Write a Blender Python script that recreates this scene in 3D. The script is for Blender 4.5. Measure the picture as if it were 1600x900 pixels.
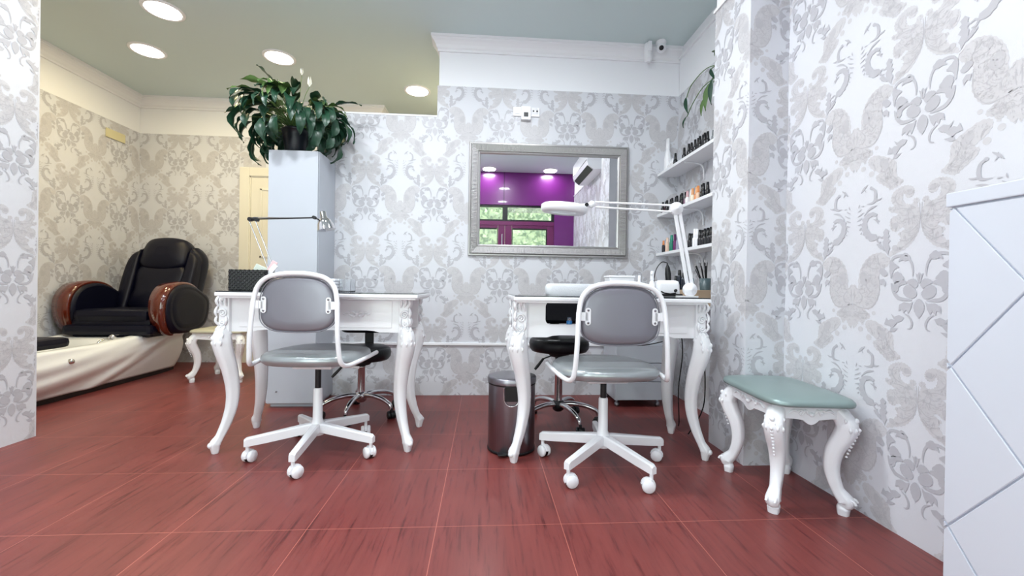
import bpy, bmesh, math, random
from mathutils import Vector, Matrix
from mathutils.geometry import tessellate_polygon
PI=math.pi; R=math.radians
random.seed(7)
for o in list(bpy.data.objects): bpy.data.objects.remove(o)
SC=bpy.context.scene; C=SC.collection

def lin(c):
    if isinstance(c,str): c=tuple(int(c[i:i+2],16)/255 for i in (0,2,4))
    return tuple((x/12.92 if x<=.04045 else ((x+.055)/1.055)**2.4) for x in c[:3])+(1,)

# ------------------------------------------------------------ camera
cd=bpy.data.cameras.new('camera'); cam=bpy.data.objects.new('camera',cd); C.objects.link(cam)
cd.sensor_width=36; cd.lens=665/1600*36; cd.clip_start=.02
yaw,pit,rol=.0662,-.0037,.0151
fw=Vector((math.sin(yaw)*math.cos(pit),math.cos(yaw)*math.cos(pit),math.sin(pit)))
rt=Vector((math.cos(yaw),-math.sin(yaw),0)); up=rt.cross(fw)
r2=rt*math.cos(rol)+up*math.sin(rol); u2=-rt*math.sin(rol)+up*math.cos(rol)
cam.matrix_world=Matrix(((r2.x,u2.x,-fw.x,0),(r2.y,u2.y,-fw.y,0),(r2.z,u2.z,-fw.z,.8),(0,0,0,1)))
SC.camera=cam
# ------------------------------------------------------------ world, sun, daylight, exposure
w=bpy.data.worlds.new('world'); SC.world=w; w.use_nodes=True
bg=w.node_tree.nodes['Background']; bg.inputs[0].default_value=(.72,.84,1,1); bg.inputs[1].default_value=2.2
def lamp(name,typ,loc,rot,energy,color=(1,1,1),**k):
    l=bpy.data.lights.new(name,typ); l.energy=energy; l.color=color
    for a,b in k.items(): setattr(l,a,b)
    o=bpy.data.objects.new(name,l); C.objects.link(o); o.location=loc; o.rotation_euler=rot
    return o
lamp('sun','SUN',(0,-3,6),(R(-42),0,R(12)),4.0,(1,.95,.85),angle=R(1))
DAY=(.93,.965,1)
# daylight entering through an added, unseen shop window and the door glazing (behind the camera)
lamp('added_window_daylight','AREA',(-1.3,-.66,1.15),(R(90),0,0),30,DAY,shape='RECTANGLE',size=1.3,size_y=1.7)
lamp('door_glass_daylight','AREA',(.28,-.66,.78),(R(90),0,0),12,DAY,shape='RECTANGLE',size=1.3,size_y=1.05)
SC.view_settings.view_transform='Standard'; SC.view_settings.look='None'
SC.view_settings.gamma=1; SC.view_settings.use_curve_mapping=False
SC.view_settings.exposure=0.34
SC.cycles.max_bounces=8; SC.cycles.diffuse_bounces=5

# ------------------------------------------------------------ materials
def mat(name,col,rough=.5,metal=0,spec=.5,coat=0,bump=0,bscale=60,var=0,vscale=8,emit=None,es=0,trans=0,stretch=None):
    m=bpy.data.materials.new(name); m.use_nodes=True; nt=m.node_tree; b=nt.nodes['Principled BSDF']
    b.inputs['Base Color'].default_value=lin(col); b.inputs['Roughness'].default_value=rough
    b.inputs['Metallic'].default_value=metal; b.inputs['Specular IOR Level'].default_value=spec
    b.inputs['Coat Weight'].default_value=coat
    if trans: b.inputs['Transmission Weight'].default_value=trans
    if emit: b.inputs['Emission Color'].default_value=lin(emit); b.inputs['Emission Strength'].default_value=es
    tc=nt.nodes.new('ShaderNodeTexCoord'); src=tc.outputs['Object']
    if stretch:
        mp=nt.nodes.new('ShaderNodeMapping'); mp.inputs['Scale'].default_value=stretch; nt.links.new(src,mp.inputs[0]); src=mp.outputs[0]
    if var or bump:
        n=nt.nodes.new('ShaderNodeTexNoise'); n.inputs['Scale'].default_value=vscale if var else bscale; n.inputs['Detail'].default_value=4
        nt.links.new(src,n.inputs['Vector'])
    if var:
        mx=nt.nodes.new('ShaderNodeMix'); mx.data_type='RGBA'
        a=lin(col); mx.inputs['A'].default_value=tuple(min(1,x*(1-var)) for x in a[:3])+(1,); mx.inputs['B'].default_value=tuple(min(1,x*(1+var)) for x in a[:3])+(1,)
        nt.links.new(n.outputs['Fac'],mx.inputs['Factor']); nt.links.new(mx.outputs['Result'],b.inputs['Base Color'])
    if bump:
        n2=nt.nodes.new('ShaderNodeTexNoise'); n2.inputs['Scale'].default_value=bscale; nt.links.new(src,n2.inputs['Vector'])
        bp=nt.nodes.new('ShaderNodeBump'); bp.inputs['Strength'].default_value=bump; bp.inputs['Distance'].default_value=.004
        nt.links.new(n2.outputs['Fac'],bp.inputs['Height']); nt.links.new(bp.outputs[0],b.inputs['Normal'])
    return m
M={}
M['paper']=mat('wallpaper_ground','D5D7DD',.42,var=.02,vscale=3,bump=.05,bscale=300)
M['paper_light']=mat('wallpaper_light_scroll','CAC9CC',.4,metal=.0,var=.05,vscale=14)
M['paper_mid']=mat('wallpaper_vein','C0BFC3',.4,var=.04,vscale=20)
M['paper_dark']=mat('wallpaper_dark_scroll','B9B9BF',.36,var=.06,vscale=20)
PAPER=[M['paper'],M['paper_light'],M['paper_mid'],M['paper_dark']]
M['wall_white']=mat('white_paint','EEF0F4',.6,var=.015,vscale=2)
M['trim']=mat('white_cornice','F0F1F4',.5,var=.01,vscale=4)
M['ceil']=mat('grey_green_ceiling_paint','CFDEDE',.6,var=.02,vscale=1.2)
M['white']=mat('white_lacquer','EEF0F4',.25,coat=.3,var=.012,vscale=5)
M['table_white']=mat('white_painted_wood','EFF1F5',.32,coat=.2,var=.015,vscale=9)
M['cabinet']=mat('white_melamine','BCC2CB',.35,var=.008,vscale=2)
M['desk']=mat('white_desk_panel','CED4DF',.3,coat=.2,var=.01,vscale=2)
M['glass_top']=mat('dark_glass_top','20262C',.06,coat=.5,var=.05)
M['purple']=mat('purple_panel','6A1E70',.28,coat=.3,var=.04,vscale=2)
M['purple2']=mat('purple_frame','6A2056',.35,var=.05,vscale=3)
M['black']=mat('black_plastic','0B0C10',.4,var=.2,vscale=30)
M['blackseat']=mat('black_vinyl','06080F',.42,spec=.35,bump=.15,bscale=90,var=.15,vscale=20)
M['navy']=mat('black_leather','03051A',.42,spec=.28,bump=.12,bscale=70,var=.2,vscale=10)
M['chrome']=mat('chrome','D5D5D8',.08,metal=1,var=.03)
M['steel']=mat('brushed_steel','8F8D94',.3,metal=1,var=.12,vscale=6,stretch=(40,40,.6))
M['silver']=mat('silver_frame_paint','B5B4B4',.3,metal=.75,var=.06,vscale=30)
M['mirror']=mat('mirror_glass','F2F3F5',.0,metal=1,var=.001)
M['vinyl']=mat('silver_grey_vinyl','A6ADB0',.3,metal=.55,bump=.06,bscale=14,var=.05,vscale=4)
M['vinylback']=mat('grey_vinyl','86868F',.38,metal=.45,bump=.1,bscale=16,var=.06,vscale=5)
M['stoolpad']=mat('grey_green_vinyl','8DA09F',.33,metal=.35,var=.04,vscale=4)
M['cream']=mat('cream_vinyl','B9B6A2',.4,metal=.1,var=.05)
M['wood']=mat('red_brown_lacquer','5A1F10',.16,coat=.8,var=.25,vscale=5,stretch=(2,2,14))
M['tub']=mat('white_acrylic','EEF1F1',.28,coat=.25,var=.02)
M['tray']=mat('pale_wood','B59E85',.5,var=.12,vscale=8,stretch=(2,14,14))
M['leaf']=mat('peace_lily_leaf','1F4230',.35,var=.45,vscale=14)
M['leaf2']=mat('peace_lily_leaf_pale','56763F',.4,var=.3,vscale=14)
M['flower']=mat('white_spathe','F2F0E4',.5,var=.03)
M['pot']=mat('dark_plastic_pot','141A24',.4,var=.1)
M['soil']=mat('potting_soil','2A2018',.9,var=.4,vscale=60)
M['pvc']=mat('white_plastic','EDEEF2',.35,var=.01)
M['door']=mat('cream_painted_door','E0DDD0',.4,var=.02)
M['lit']=mat('lit_downlight_diffuser','FFFFFF',.5,emit='FFFAF0',es=9)
M['red']=mat('dark_red','5A2026',.5,var=.1)
M['blue']=mat('blue_plastic','2E79B8',.3,var=.05)
M['cloth']=mat('white_towel','E9ECF2',.85,bump=.35,bscale=160,var=.03)
M['paperc']=mat('pale_green_card','CDD6CC',.7,var=.03)
M['pink']=mat('pink_card','EBC3C7',.7,var=.03)
M['beige']=mat('beige_cover','D3CBA3',.5,var=.03)
M['shade_in']=mat('white_lamp_inner','F4F4F4',.5,var=.01)
M['hedge']=mat('sunlit_foliage','B4C49A',.7,var=.5,vscale=9)
M['blind']=mat('blind_slats','C9BFC6',.5,var=.03)
M['ground']=mat('pavement','8C8A86',.9,var=.1)
M['glass']=None
g=bpy.data.materials.new('window_glass'); g.use_nodes=True; nt=g.node_tree
for n in list(nt.nodes): nt.nodes.remove(n)
o_=nt.nodes.new('ShaderNodeOutputMaterial'); mx=nt.nodes.new('ShaderNodeMixShader'); t_=nt.nodes.new('ShaderNodeBsdfTransparent'); gl=nt.nodes.new('ShaderNodeBsdfGlossy')
gl.inputs['Roughness'].default_value=.02; t_.inputs[0].default_value=(.95,.98,.97,1); mx.inputs[0].default_value=.07
nt.links.new(t_.outputs[0],mx.inputs[1]); nt.links.new(gl.outputs[0],mx.inputs[2]); nt.links.new(mx.outputs[0],o_.inputs[0]); M['glass']=g
g=bpy.data.materials.new('clear_plastic'); g.use_nodes=True; b=g.node_tree.nodes['Principled BSDF']; b.inputs['Transmission Weight'].default_value=.9; b.inputs['Roughness'].default_value=.1; b.inputs['Base Color'].default_value=(.9,.93,.97,1); M['clear']=g
# floor: large red-brown wood-effect tiles with thin pale joints
f=bpy.data.materials.new('red_brown_floor_tiles'); f.use_nodes=True; nt=f.node_tree; b=nt.nodes['Principled BSDF']; L=nt.links
tc=nt.nodes.new('ShaderNodeTexCoord')
mp=nt.nodes.new('ShaderNodeMapping'); mp.inputs['Location'].default_value=(-.272+.4175*20,-1.42+.442*20,0); L.new(tc.outputs['Object'],mp.inputs[0])
br=nt.nodes.new('ShaderNodeTexBrick'); br.offset=0; br.squash=1; br.inputs['Scale'].default_value=1; br.inputs['Brick Width'].default_value=.4175; br.inputs['Row Height'].default_value=.442
br.inputs['Mortar Size'].default_value=.0011; br.inputs['Mortar Smooth'].default_value=.3; br.inputs['Bias'].default_value=0
br.inputs['Color1'].default_value=(.42,.42,.42,1); br.inputs['Color2'].default_value=(.58,.58,.58,1); L.new(mp.outputs[0],br.inputs['Vector'])
m1=nt.nodes.new('ShaderNodeMapping'); m1.inputs['Scale'].default_value=(58,4,1); L.new(tc.outputs['Object'],m1.inputs[0])
n1=nt.nodes.new('ShaderNodeTexNoise'); n1.inputs['Scale'].default_value=1; n1.inputs['Detail'].default_value=6; n1.inputs['Roughness'].default_value=.65; n1.inputs['Distortion'].default_value=.35; L.new(m1.outputs[0],n1.inputs['Vector'])
m2=nt.nodes.new('ShaderNodeMapping'); m2.inputs['Scale'].default_value=(9,1.6,1); L.new(tc.outputs['Object'],m2.inputs[0])
n2=nt.nodes.new('ShaderNodeTexNoise'); n2.inputs['Scale'].default_value=1; n2.inputs['Detail'].default_value=3; L.new(m2.outputs[0],n2.inputs['Vector'])
cr=nt.nodes.new('ShaderNodeValToRGB'); e=cr.color_ramp.elements; e[0].position=.28; e[0].color=lin('521F20'); e[1].position=.46; e[1].color=lin('7C3A37')
e2=cr.color_ramp.elements.new(.75); e2.color=lin('85423D'); L.new(n1.outputs['Fac'],cr.inputs[0])
c2=nt.nodes.new('ShaderNodeValToRGB'); e=c2.color_ramp.elements; e[0].position=.3; e[0].color=(.78,.78,.8,1); e[1].position=.7; e[1].color=(1.0,1.0,1.0,1); L.new(n2.outputs['Fac'],c2.inputs[0])
mu=nt.nodes.new('ShaderNodeMix'); mu.data_type='RGBA'; mu.blend_type='MULTIPLY'; mu.inputs['Factor'].default_value=1; L.new(cr.outputs[0],mu.inputs['A']); L.new(c2.outputs[0],mu.inputs['B'])
gm=nt.nodes.new('ShaderNodeMix'); gm.data_type='RGBA'; gm.inputs['B'].default_value=lin('B4695C'); L.new(mu.outputs['Result'],gm.inputs['A']); L.new(br.outputs['Fac'],gm.inputs['Factor']); L.new(gm.outputs['Result'],b.inputs['Base Color'])
rr=nt.nodes.new('ShaderNodeMapRange'); rr.inputs['To Min'].default_value=.3; rr.inputs['To Max'].default_value=.48; L.new(n1.outputs['Fac'],rr.inputs[0]); L.new(rr.outputs[0],b.inputs['Roughness'])
bp=nt.nodes.new('ShaderNodeBump'); bp.inputs['Strength'].default_value=.12; bp.inputs['Distance'].default_value=.002; L.new(n1.outputs['Fac'],bp.inputs['Height']); L.new(bp.outputs[0],b.inputs['Normal'])
M['floor']=f

# ------------------------------------------------------------ mesh helpers
class MB:
    def __init__(s): s.v=[];s.f=[];s.m=[];s.sm=[];s.T=Matrix.Identity(4)
    def add(s,vs,fs,mi=0,smooth=False):
        k=len(s.v); s.v+= [s.T@Vector(p) for p in vs]; s.f+=[tuple(i+k for i in q) for q in fs]; s.m+=[mi]*len(fs); s.sm+=[smooth]*len(fs); return s
    def box(s,a,b,mi=0,bev=0):
        a=Vector(a);b=Vector(b);lo=Vector(map(min,a,b));hi=Vector(map(max,a,b))
        if bev<=0:
            vs=[(x,y,z) for x in(lo.x,hi.x) for y in(lo.y,hi.y) for z in(lo.z,hi.z)]
            return s.add(vs,[(0,1,3,2),(4,6,7,5),(0,4,5,1),(2,3,7,6),(0,2,6,4),(1,5,7,3)],mi)
        bm=bmesh.new(); bmesh.ops.create_cube(bm,size=1)
        for v in bm.verts: v.co=Vector([(lo[i]+hi[i])/2+v.co[i]*(hi[i]-lo[i]) for i in range(3)])
        bmesh.ops.bevel(bm,geom=bm.edges[:],offset=min(bev,min(hi-lo)*.49),segments=2,affect='EDGES',profile=.6)
        bm.verts.index_update(); vs=[v.co.copy() for v in bm.verts]; fs=[tuple(v.index for v in q.verts) for q in bm.faces]; bm.free()
        return s.add(vs,fs,mi)
    def tube(s,path,r,n=10,mi=0,cap=True,flat=1.0,closed=False,ridge=0,upv=None,sm=True):
        P=[Vector(p) for p in path]; N=len(P); rs=r if isinstance(r,(list,tuple)) else [r]*N
        u=None; rings=[]
        for i,p in enumerate(P):
            if closed: t=P[(i+1)%N]-P[i-1]
            else: t=(P[min(i+1,N-1)]-P[max(i-1,0)])
            t.normalize()
            if u is None:
                u=Vector(upv) if upv else (Vector((0,0,1)) if abs(t.z)<.9 else Vector((1,0,0)))
            u=u-t*u.dot(t)
            if u.length<1e-6: u=t.orthogonal()
            u.normalize(); v=t.cross(u)
            ring=[]
            for k in range(n):
                a=2*PI*k/n; rad=rs[i]*(1+ridge*math.cos(a*8)) if ridge else rs[i]
                ring.append(p+u*math.cos(a)*rad+v*math.sin(a)*rad*flat)
            rings.append(ring)
        vs=[q for rg in rings for q in rg]; fs=[]
        for i in range(N if closed else N-1):
            j=(i+1)%N
            for k in range(n): fs.append((i*n+k,j*n+k,j*n+(k+1)%n,i*n+(k+1)%n))
        s.add(vs,fs,mi,sm)
        if cap and not closed: s.add(rings[0],[tuple(range(n))],mi); s.add(rings[-1],[tuple(reversed(range(n)))],mi)
        return s
    def lathe(s,prof,c=(0,0,0),n=24,mi=0,ax=None,sy=1.0,sm=True):
        c=Vector(c); q=Vector(ax).normalized().to_track_quat('Z','Y').to_matrix() if ax else Matrix.Identity(3)
        vs=[c+q@Vector((r*math.cos(2*PI*k/n),r*sy*math.sin(2*PI*k/n),z)) for r,z in prof for k in range(n)]
        fs=[(i*n+k,i*n+(k+1)%n,(i+1)*n+(k+1)%n,(i+1)*n+k) for i in range(len(prof)-1) for k in range(n)]
        s.add(vs,fs,mi,sm)
        if prof[0][0]>1e-5: s.add(vs[:n],[tuple(reversed(range(n)))],mi)
        if prof[-1][0]>1e-5: s.add(vs[-n:],[tuple(range(n))],mi)
        return s
    def ell(s,c,r,n=12,m=8,mi=0,rot=None):
        vs=[];c=Vector(c)
        for i in range(m+1):
            t=PI*i/m
            for k in range(n):
                a=2*PI*k/n; p=Vector((r[0]*math.sin(t)*math.cos(a),r[1]*math.sin(t)*math.sin(a),r[2]*math.cos(t)))
                vs.append(c+(rot@p if rot else p))
        return s.add(vs,[(i*n+k,(i+1)*n+k,(i+1)*n+(k+1)%n,i*n+(k+1)%n) for i in range(m) for k in range(n)],mi,True)
    def prism(s,pts,d,mi=0,sm=False):
        """pts: 3D outline, d: extrusion vector"""
        d=Vector(d); P=[Vector(p) for p in pts]; n=len(P); vs=P+[p+d for p in P]
        s.add(vs,[tuple(range(n)),tuple(reversed(range(n,2*n)))],mi)
        return s.add(vs,[(i,n+i,n+(i+1)%n,(i+1)%n) for i in range(n)],mi,sm)
    def loft(s,rings,mi=0,cap=True,sm=True):
        n=len(rings[0]); vs=[Vector(p) for r in rings for p in r]
        s.add(vs,[(i*n+k,(i+1)*n+k,(i+1)*n+(k+1)%n,i*n+(k+1)%n) for i in range(len(rings)-1) for k in range(n)],mi,sm)
        if cap: s.add(rings[0],[tuple(range(n))],mi,False); s.add(rings[-1],[tuple(reversed(range(n)))],mi,False)
        return s
    def build(s,name,mats,parent=None,loc=None,fix=True):
        if not isinstance(mats,(list,tuple)): mats=[mats]
        me=bpy.data.meshes.new(name); me.from_pydata([tuple(v) for v in s.v],[],s.f)
        for m in mats: me.materials.append(m)
        me.polygons.foreach_set('material_index',s.m); me.polygons.foreach_set('use_smooth',s.sm)
        if fix:
            bm=bmesh.new(); bm.from_mesh(me); bmesh.ops.recalc_face_normals(bm,faces=bm.faces); bm.to_mesh(me); bm.free()
        me.update(); o=bpy.data.objects.new(name,me); C.objects.link(o)
        if parent: o.parent=parent
        if loc: o.location=loc
        return o
def tag(o,label,cat,group=None):
    o['label']=label; o['category']=cat
    if group: o['group']=group
    return o
def thing(name,label,cat,loc=(0,0,0),rz=0,group=None):
    o=bpy.data.objects.new(name,None); C.objects.link(o); o.location=loc; o.rotation_euler=(0,0,rz); o.empty_display_size=.05
    return tag(o,label,cat,group)
def struct(o): o['kind']='structure'; return o
def dup(root,loc,rz=0,label=None,group=None,scale=None):
    def cp(o,par):
        c=o.copy(); C.objects.link(c)
        if par: c.parent=par
        for ch in list(o.children): cp(ch,c)
        return c
    r=cp(root,None); r.location=loc; r.rotation_euler=(0,0,rz)
    if label: r['label']=label
    if group: r['group']=group
    if scale: r.scale=scale
    return r
def cat(P,n=6,closed=False):
    """Catmull-Rom"""
    P=[Vector(p) for p in P]; out=[]; N=len(P)
    for i in range(N if closed else N-1):
        p0=P[i-1] if (closed or i>0) else P[0]; p1=P[i]; p2=P[(i+1)%N]; p3=P[(i+2)%N] if (closed or i+2<N) else P[-1]
        for k in range(n):
            t=k/n; out.append(.5*((2*p1)+(p2-p0)*t+(2*p0-5*p1+4*p2-p3)*t*t+(3*p1-p0-3*p2+p3)*t**3))
    if not closed: out.append(P[-1])
    return out
def lerp1(xs,ys,x):
    for i in range(len(xs)-1):
        if x<=xs[i+1]: 
            t=(x-xs[i])/(xs[i+1]-xs[i]); return ys[i]+(ys[i+1]-ys[i])*t
    return ys[-1]

# ------------------------------------------------------------ damask wallpaper pattern, one repeat traced as outlines
PW,PH=.2425,.582
S=[["p",0,[[.0098,.003],[.0235,.005],[.0255,.018],[.0402,.019],[.0539,.009],[.0588,-.011],[.0529,-.021],[.047,-.007],[.0323,-.004],[.0225,-.012],[.0216,-.026],[.0294,-.038],[.048,-.046],[.0686,-.043],[.0862,-.035],[.098,-.019],[.097,.001],[.0872,.017],[.1068,.016],[.1039,.031],[.0725,.044],[.096,.054],[.1029,.072],[.096,.095],[.0784,.102],[.0598,.09],[.0509,.098],[.0735,.11],[.0637,.125],[.0754,.145],[.0941,.163],[.1019,.184],[.0725,.172],[.0441,.16],[.0245,.141],[.0088,.117],[.0029,.091],[.002,.064],[.0049,.041],[.0108,.022],[.0039,.014]],1],["p",0,[[.098,.197],[.1146,.221],[.1342,.236],[.1391,.265],[.1352,.305],[.147,.34],[.1695,.365],[.2097,.366],[.242,.35],[.2445,.318],[.2445,.285],[.2342,.279],[.2205,.294],[.2195,.253],[.2087,.216],[.1842,.184],[.1558,.17],[.1254,.17]],1],["p",0,[[.242,.353],[.1803,.378],[.1715,.397],[.1901,.406],[.1999,.425],[.2146,.411],[.2224,.426],[.2401,.439]],1],["p",0,[[.1832,.41],[.1577,.406],[.1166,.425],[.0872,.445],[.0823,.474],[.0784,.499],[.0568,.519],[.0764,.532],[.0999,.539],[.1215,.522],[.1489,.502],[.1577,.481],[.144,.471],[.1724,.451],[.1881,.427]],1],["d",0,[[.1744,.467]],.0106],["d",0,[[.2077,.441]],.0099],["d",0,[[.1568,.38]],.0075],["s",1,[[.0147,.033],[.0323,.035],[.0558,.028],[.0794,.029]],[.0007,.0017,.0014,.0005]],["s",1,[[.0088,.059],[.0274,.065],[.0461,.066],[.0647,.073]],[.0007,.0017,.0014,.0005]],["s",1,[[.0078,.086],[.0225,.102],[.0402,.109],[.0588,.104]],[.0007,.0017,.0017,.0005]],["s",1,[[.0157,.112],[.0314,.129],[.049,.136],[.0686,.129]],[.0007,.0019,.0017,.0007]],["s",1,[[.0764,.554],[.0852,.571],[.0754,.592],[.0558,.602]],[.0007,.0024,.0022,.0007]],["d",1,[[.0343,.56]],.0096],["d",1,[[.0833,.082]],.0105],["d",1,[[.0833,.156]],.0096],["s",1,[[.0039,.019],[.0029,.046],[.002,.073],[.0069,.104],[.0225,.13],[.0441,.149],[.0725,.161]],[.0012,.0014,.0014,.0014,.0014,.0014,.0007]],["s",1,[[.1391,.252],[.1372,.298],[.147,.333],[.1695,.361],[.2097,.363],[.242,.35]],[.0012,.0016,.0016,.0016,.0016,.0012]],["s",1,[[.1558,.18],[.1656,.202],[.1832,.201],[.1724,.219],[.1479,.223]],[.0009,.0022,.0025,.0019,.0006]],["s",1,[[.1538,.246],[.1822,.247],[.1891,.278],[.1705,.305],[.1568,.297]],[.0009,.0022,.0025,.0019,.0006]],["s",1,[[.2185,.301],[.2028,.323],[.2097,.344],[.2293,.345]],[.0009,.0022,.0022,.0009]],["s",1,[[.2371,.301],[.2352,.322],[.2371,.342]],[.0006,.0019,.0006]],["p",1,[[.2077,.278],[.2116,.242],[.1969,.235],[.1754,.257],[.1852,.279]],1],["p",1,[[.144,.438],[.1352,.426],[.1166,.434],[.1088,.454],[.1195,.469],[.1352,.456]],1],["s",1,[[.1097,.467],[.096,.492],[.0764,.513],[.0892,.522]],[.0009,.0025,.0025,.0009]],["s",1,[[.1499,.482],[.1293,.5],[.1088,.517]],[.0009,.0025,.0009]],["s",1,[[.2322,.378],[.2087,.385],[.194,.383]],[.0009,.0028,.0009]],["s",2,[[.095,.205],[.0862,.189],[.0647,.184],[.0402,.19],[.0255,.21],[.0206,.236],[.0216,.254]],[.0025,.0043,.005,.0043,.0037,.0028,.0009]],["p",2,[[.0686,.203],[.0607,.186],[.0451,.175],[.0284,.192],[.0431,.202],[.0578,.199]],1],["p",2,[[.097,.196],[.0823,.208],[.0676,.221],[.0823,.229],[.0892,.242],[.0941,.261],[.0999,.225]],1],["p",2,[[.0892,.255],[.0813,.24],[.0666,.238],[.048,.26],[.0598,.266],[.0803,.276]],1],["p",2,[[.0852,.29],[.0803,.272],[.0627,.264],[.0461,.267],[.0412,.276],[.0549,.28],[.0656,.286],[.0696,.301],[.0794,.305]],1],["s",2,[[.0921,.275],[.0852,.302],[.0686,.323],[.0461,.328],[.0225,.329]],[.0025,.005,.0062,.005,.0016]],["p",2,[[.0509,.304],[.048,.287],[.0323,.28],[.0167,.29],[.0069,.308],[.0137,.321],[.0265,.324],[.0421,.318]],1],["p",2,[[.0402,.273],[.0304,.263],[.0137,.262],[.0039,.279],[.0118,.291],[.0265,.281]],1],["p",2,[[.001,.24],[.0059,.248],[.0127,.243],[.0069,.259],[.0049,.272],[.0,.276]],0],["p",2,[[-.001,.328],[.0108,.334],[.0167,.35],[.0118,.37],[-.002,.385]],1],["p",2,[[.0186,.333],[.0284,.34],[.048,.337],[.0637,.346],[.0666,.368],[.0539,.36],[.05,.374],[.0402,.362],[.0343,.375],[.0255,.358]],0],["s",2,[[.0461,.374],[.0304,.384],[.0216,.402],[.0245,.419],[.0363,.424]],[.0012,.0031,.0034,.0025,.0009]],["p",2,[[.047,.387],[.0637,.38],[.0794,.387],[.0921,.377],[.0823,.395],[.0666,.405],[.0529,.398]],0],["p",2,[[.0676,.4],[.0911,.395],[.1009,.401],[.1078,.391],[.1156,.415],[.096,.418],[.0882,.428],[.0725,.41]],0],["p",2,[[.0813,.425],[.0911,.423],[.096,.438],[.0813,.438],[.0647,.424]],0],["p",2,[[.1391,.234],[.1284,.223],[.1156,.228],[.1058,.243],[.1205,.251]],1],["p",2,[[.1352,.262],[.1205,.259],[.1117,.271],[.1146,.288],[.1235,.276],[.1313,.281]],0],["p",2,[[.147,.032],[.1646,.022],[.1842,.024],[.192,.029],[.1999,.026],[.1989,.038],[.2087,.042],[.2048,.054],[.2126,.062],[.2067,.071],[.2107,.082],[.2018,.088],[.2038,.098],[.193,.103],[.193,.112],[.1822,.116],[.1773,.124],[.1646,.125],[.1479,.121],[.1489,.113],[.1519,.103],[.1715,.097],[.1852,.078],[.1891,.057],[.1803,.041],[.1646,.036],[.1538,.041]],0],["s",2,[[.1636,.048],[.1509,.053],[.1391,.058]],[.0007,.0033,.0014]],["s",2,[[.1499,.042],[.1509,.05],[.145,.066]],[.0019,.0029,.0012]],["s",2,[[.1734,.518],[.1607,.527],[.1568,.546],[.1597,.566],[.1734,.572],[.1901,.572]],[.0038,.0043,.0057,.0057,.0029,.0007]],["d",2,[[.1744,.517]],.0062],["s",2,[[.1499,.001],[.1675,.005],[.1842,.013],[.1999,.031]],[.0007,.0036,.0029,.001]],["s",2,[[.1528,.564],[.1411,.564],[.1323,.56]],[.0033,.0024,.0007]],["s",2,[[.2146,.527],[.2038,.515],[.1881,.502]],[.001,.0043,.001]],["s",2,[[.2018,.506],[.2018,.516],[.194,.528]],[.001,.0024,.0007]],["s",2,[[.2214,.567],[.2214,.574],[.2244,.581]],[.0007,.0022,.0007]],["s",2,[[.2273,.013],[.2175,.008],[.2107,.003]],[.0007,.0022,.0007]],["s",2,[[.2273,.03],[.2136,.024],[.2028,.017]],[.0007,.0022,.0007]],["s",2,[[.2293,.046],[.2165,.041],[.2087,.036]],[.0007,.0022,.0007]],["s",2,[[.2263,.062],[.2165,.06],[.2107,.057]],[.0007,.0022,.0007]],["s",2,[[.2205,.081],[.2146,.076],[.2116,.071]],[.0007,.0022,.0007]],["s",2,[[.2156,.095],[.2107,.092],[.2087,.088]],[.0007,.0022,.0007]],["s",2,[[.2126,.576],[.2048,.576],[.1999,.576]],[.0007,.0022,.0007]],["p",2,[[.1156,.086],[.1029,.096],[.1078,.106],[.1009,.112],[.1068,.12],[.098,.131],[.1068,.14],[.099,.155],[.1039,.164],[.1058,.18],[.1225,.154],[.1274,.133],[.1215,.124],[.1293,.115],[.1225,.109],[.1254,.098]],0],["s",2,[[.1284,.118],[.1411,.112],[.1489,.121],[.1421,.132],[.1323,.131]],[.0019,.0029,.0029,.0029,.0014]],["p",2,[[.1489,.138],[.1352,.137],[.1244,.15],[.1195,.163],[.1382,.152]],1]]
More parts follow.
